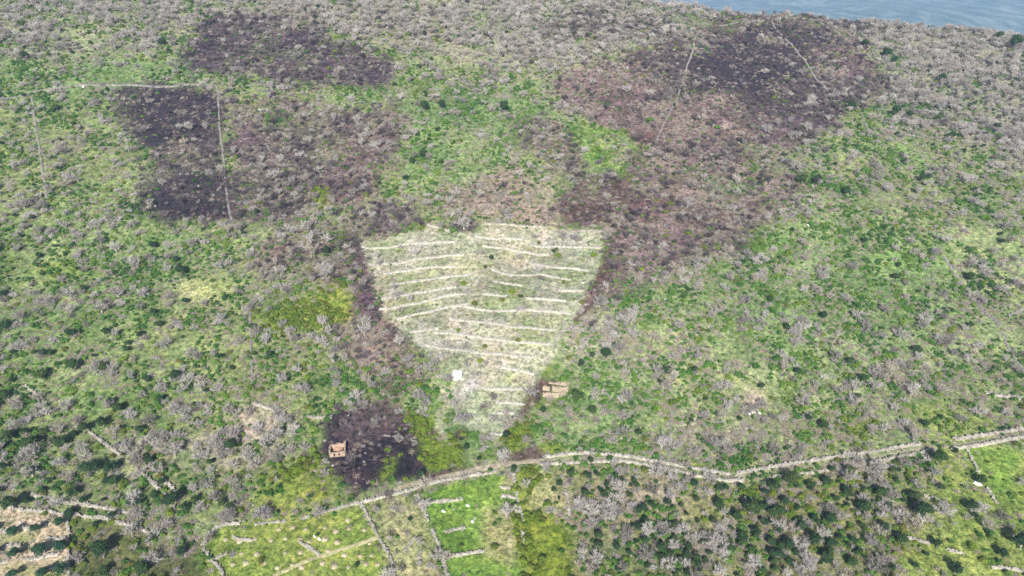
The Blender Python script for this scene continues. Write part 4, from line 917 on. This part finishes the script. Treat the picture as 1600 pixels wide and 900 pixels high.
for px_, py_, rp in OL:
    p = ground(px_, py_); s = rp * project(p)[2] / F / 1.3
    put_tree('olive', p[0], p[1], s * rng.uniform(.95, 1.05), rng.uniform(0, 6), int(rng.integers(0, 3)), 'round dark green olive tree standing on tan orchard soil', 'olive trees in the orchard', 'ever_trunk', 'olive_tree')
for kind in ('bare', 'sbare', 'ever', 'green', 'moss', 'tan', 'brown', 'char', 'stone'):
    pts = PTS[kind]; must = 0
    if kind == 'ever': pts = np.concatenate([EVS, pts]); must = len(EVS)
    if kind == 'bare': pts = np.concatenate([BTS, pts]); must = len(BTS)
    top, rest = split_top(pts, NTOP, must)
    protos = []
    nsh = len(SHAPES[kind]); lo_, hi_ = np.quantile(top[:, 2], [.33, .67])
    for i, (x, y, s) in enumerate(top):
        c = where(x, y); nm, lb, cat, grp = LAB[kind]
        size = 'large ' if s >= hi_ else ('small ' if s <= lo_ else 'middling ')
        near = landmark(x, y); label = size + lb.replace('small ', '') + ' ' + WHERE[c] + near; group = grp + ' ' + WHERE[c]; rz = rng.uniform(0, 6.28)
        if len(label.split()) > 16: label = size + lb.replace('small ', '') + near
        if len(label.split()) > 16: label = size + lb.replace('small ', '') + ' ' + WHERE[c]
        if kind in ('bare', 'sbare'): o = put_tree(kind, x, y, s, rz, i, label, group, kind + '_trunk')
        elif kind == 'ever': o = put_tree('ever', x, y, s, rz, i, label, group, 'ever_trunk', category='bush')
        else: o = put_one(kind, x, y, s, rz, i, label, group, sink=.12 * s if kind == 'stone' else 0)
        if i < nsh: protos.append(o)
    scatter(STUFF[kind][0], kind, rest, protos, STUFF[kind][1], sink=.1 if kind == 'stone' else .02)
# grass
tu = PTS['tuft']; ii, jj = grid_ix(tu[:, 0], tu[:, 1])
gw = sum(W[CN.index(c)][ii, jj] for c in ('meadow', 'mgreen', 'bright', 'moss', 'lgreen'))
gsel = rng.random(len(tu)) < gw
for nm, key, pts, lab in (('grass', 'tuft', tu[~gsel], 'dry yellowish grass between the shrubs'), ('meadow_grass', 'tuftg', tu[gsel], 'fresh green grass of meadows and glades')):
    # the first tufts are plain pieces of the same grass
    protos = []
    for i in range(len(SHAPES[key])):
        o = bpy.data.objects.new(nm + '_tuft', SHAPES[key][i]); COL.objects.link(o)
        x, y, s = pts[i]; o.location = (x, y, float(Ht(x, y))); o.scale = (s, s, s); tag(o, lab, 'grass', kind='stuff'); protos.append(o)
    scatter(nm, 'tuft', pts[4:], protos, lab)

# pale mounds on the meadow: low earth heaps on a rough planting grid
import itertools
mv = []
for i in range(2):
    r = np.random.default_rng(300 + i); ring = [[0, 0, .42]]; k = 9
    for rr, zz in ((.45, .34), (.8, .12), (1.0, -.15)):
        for a in range(k):
            q_ = rr * r.uniform(.85, 1.15); ring.append([q_ * math.cos(a * 2 * math.pi / k), q_ * math.sin(a * 2 * math.pi / k), zz + r.uniform(-.05, .05)])
    f = [[0, 1 + a, 1 + (a + 1) % k] for a in range(k)]
    for t_ in range(2): f += [[1 + t_ * k + a, 1 + (t_ + 1) * k + a, 1 + (t_ + 1) * k + (a + 1) % k, 1 + t_ * k + (a + 1) % k] for a in range(k)]
    mv.append(mesh('mound', ring, f, M['mound']))
mpoly = at([345, 480, 562, 590, 614, 335, 326], [826, 814, 796, 842, 896, 896, 862])[:, :2]
c0 = mpoly.mean(0)
for i, j in itertools.product(range(-18, 19), range(-16, 17)):
    p = c0 + np.array([i * 3.7 + (j % 2) * 1.8, j * 3.6]) + rng.uniform(-.8, .8, 2)
    if sdist(mpoly, np.array([p[0]]), np.array([p[1]]))[0] > -1.2 or blocked(p[None, 0], p[None, 1])[0] or rng.random() < .1: continue
    o = bpy.data.objects.new('earth_mound', mv[(i + j) % 2]); COL.objects.link(o); o.location = (p[0], p[1], float(Ht(*p))); o.rotation_euler = (0, 0, rng.uniform(0, 6)); s = rng.uniform(.6, 1.0); o.scale = (s, s, s)
    tag(o, 'small pale mound on the yellow-green meadow below the track', 'mound', 'pale mounds on the yellow-green meadow')
# pale rocks seen singly
for px_, py_, sr, lab in [(1175, 642, 2.2, 'tall white rock standing out of the scrub slope'), (1168, 646, 1.4, 'white rock leaning against a taller white rock'), (1185, 645, 1.3, 'low white rock beside a taller white rock'), (1269, 290, 1.4, 'white boulder between two dark bushes below the bare woodland'),
        (1527, 755, 2.0, 'big pale boulder beside a dark evergreen bush by the meadow wall'), (492, 838, .8, 'white stone beside a slanting terrace wall'), (499, 842, 1.0, 'pile stone of white rock near a slanting terrace wall'), (731, 790, 1.0, 'white rock on the bright green paddock below the short wall'), (693, 799, 1.0, 'white rock on the bright green paddock near the grey wall'),
        (738, 815, 1.0, 'white rock on the bright green paddock by the lower terrace wall'), (740, 66, 2.2, 'white boulder in the grey woodland near the hilltop'), (1195, 26, 1.6, 'pale boulder on the rocky crest beside the wall end'), (1210, 25, 2.0, 'tallest pale boulder on the rocky crest'), (1228, 26, 1.5, 'flat pale boulder on the rocky crest above the wall'),
        (1170, 27, 1.3, 'pale boulder where the low wall reaches the crest'), (1530, 42, 2.2, 'white outcrop among bare trees on the far shoulder'), (1515, 44, 1.5, 'small white outcrop next to a larger one on the far shoulder'), (405, 172, 1.6, 'pale boulder in the brown burnt scrub near the boundary wall'), (130, 135, 1.7, 'pale boulder beside the boundary wall by the light green strip'),
        (22, 728, 1.6, 'pale boulder among evergreen bushes above the orchard'), (911, 442, 1.0, 'white stone at the slanting side of the terraced field'), (1040, 468, 1.5, 'white boulder in the scrub below the brown burnt slope'), (1262, 352, 1.3, 'white boulder in the pale green scrub slope')]:
    p = ground(px_, py_)
    put_one('white', p[0], p[1], sr * .8, rng.uniform(0, 6), int(rng.integers(0, 2)), lab, None, sink=.2 * sr, name='boulder', category='boulder')
print('objects', len(bpy.data.objects))
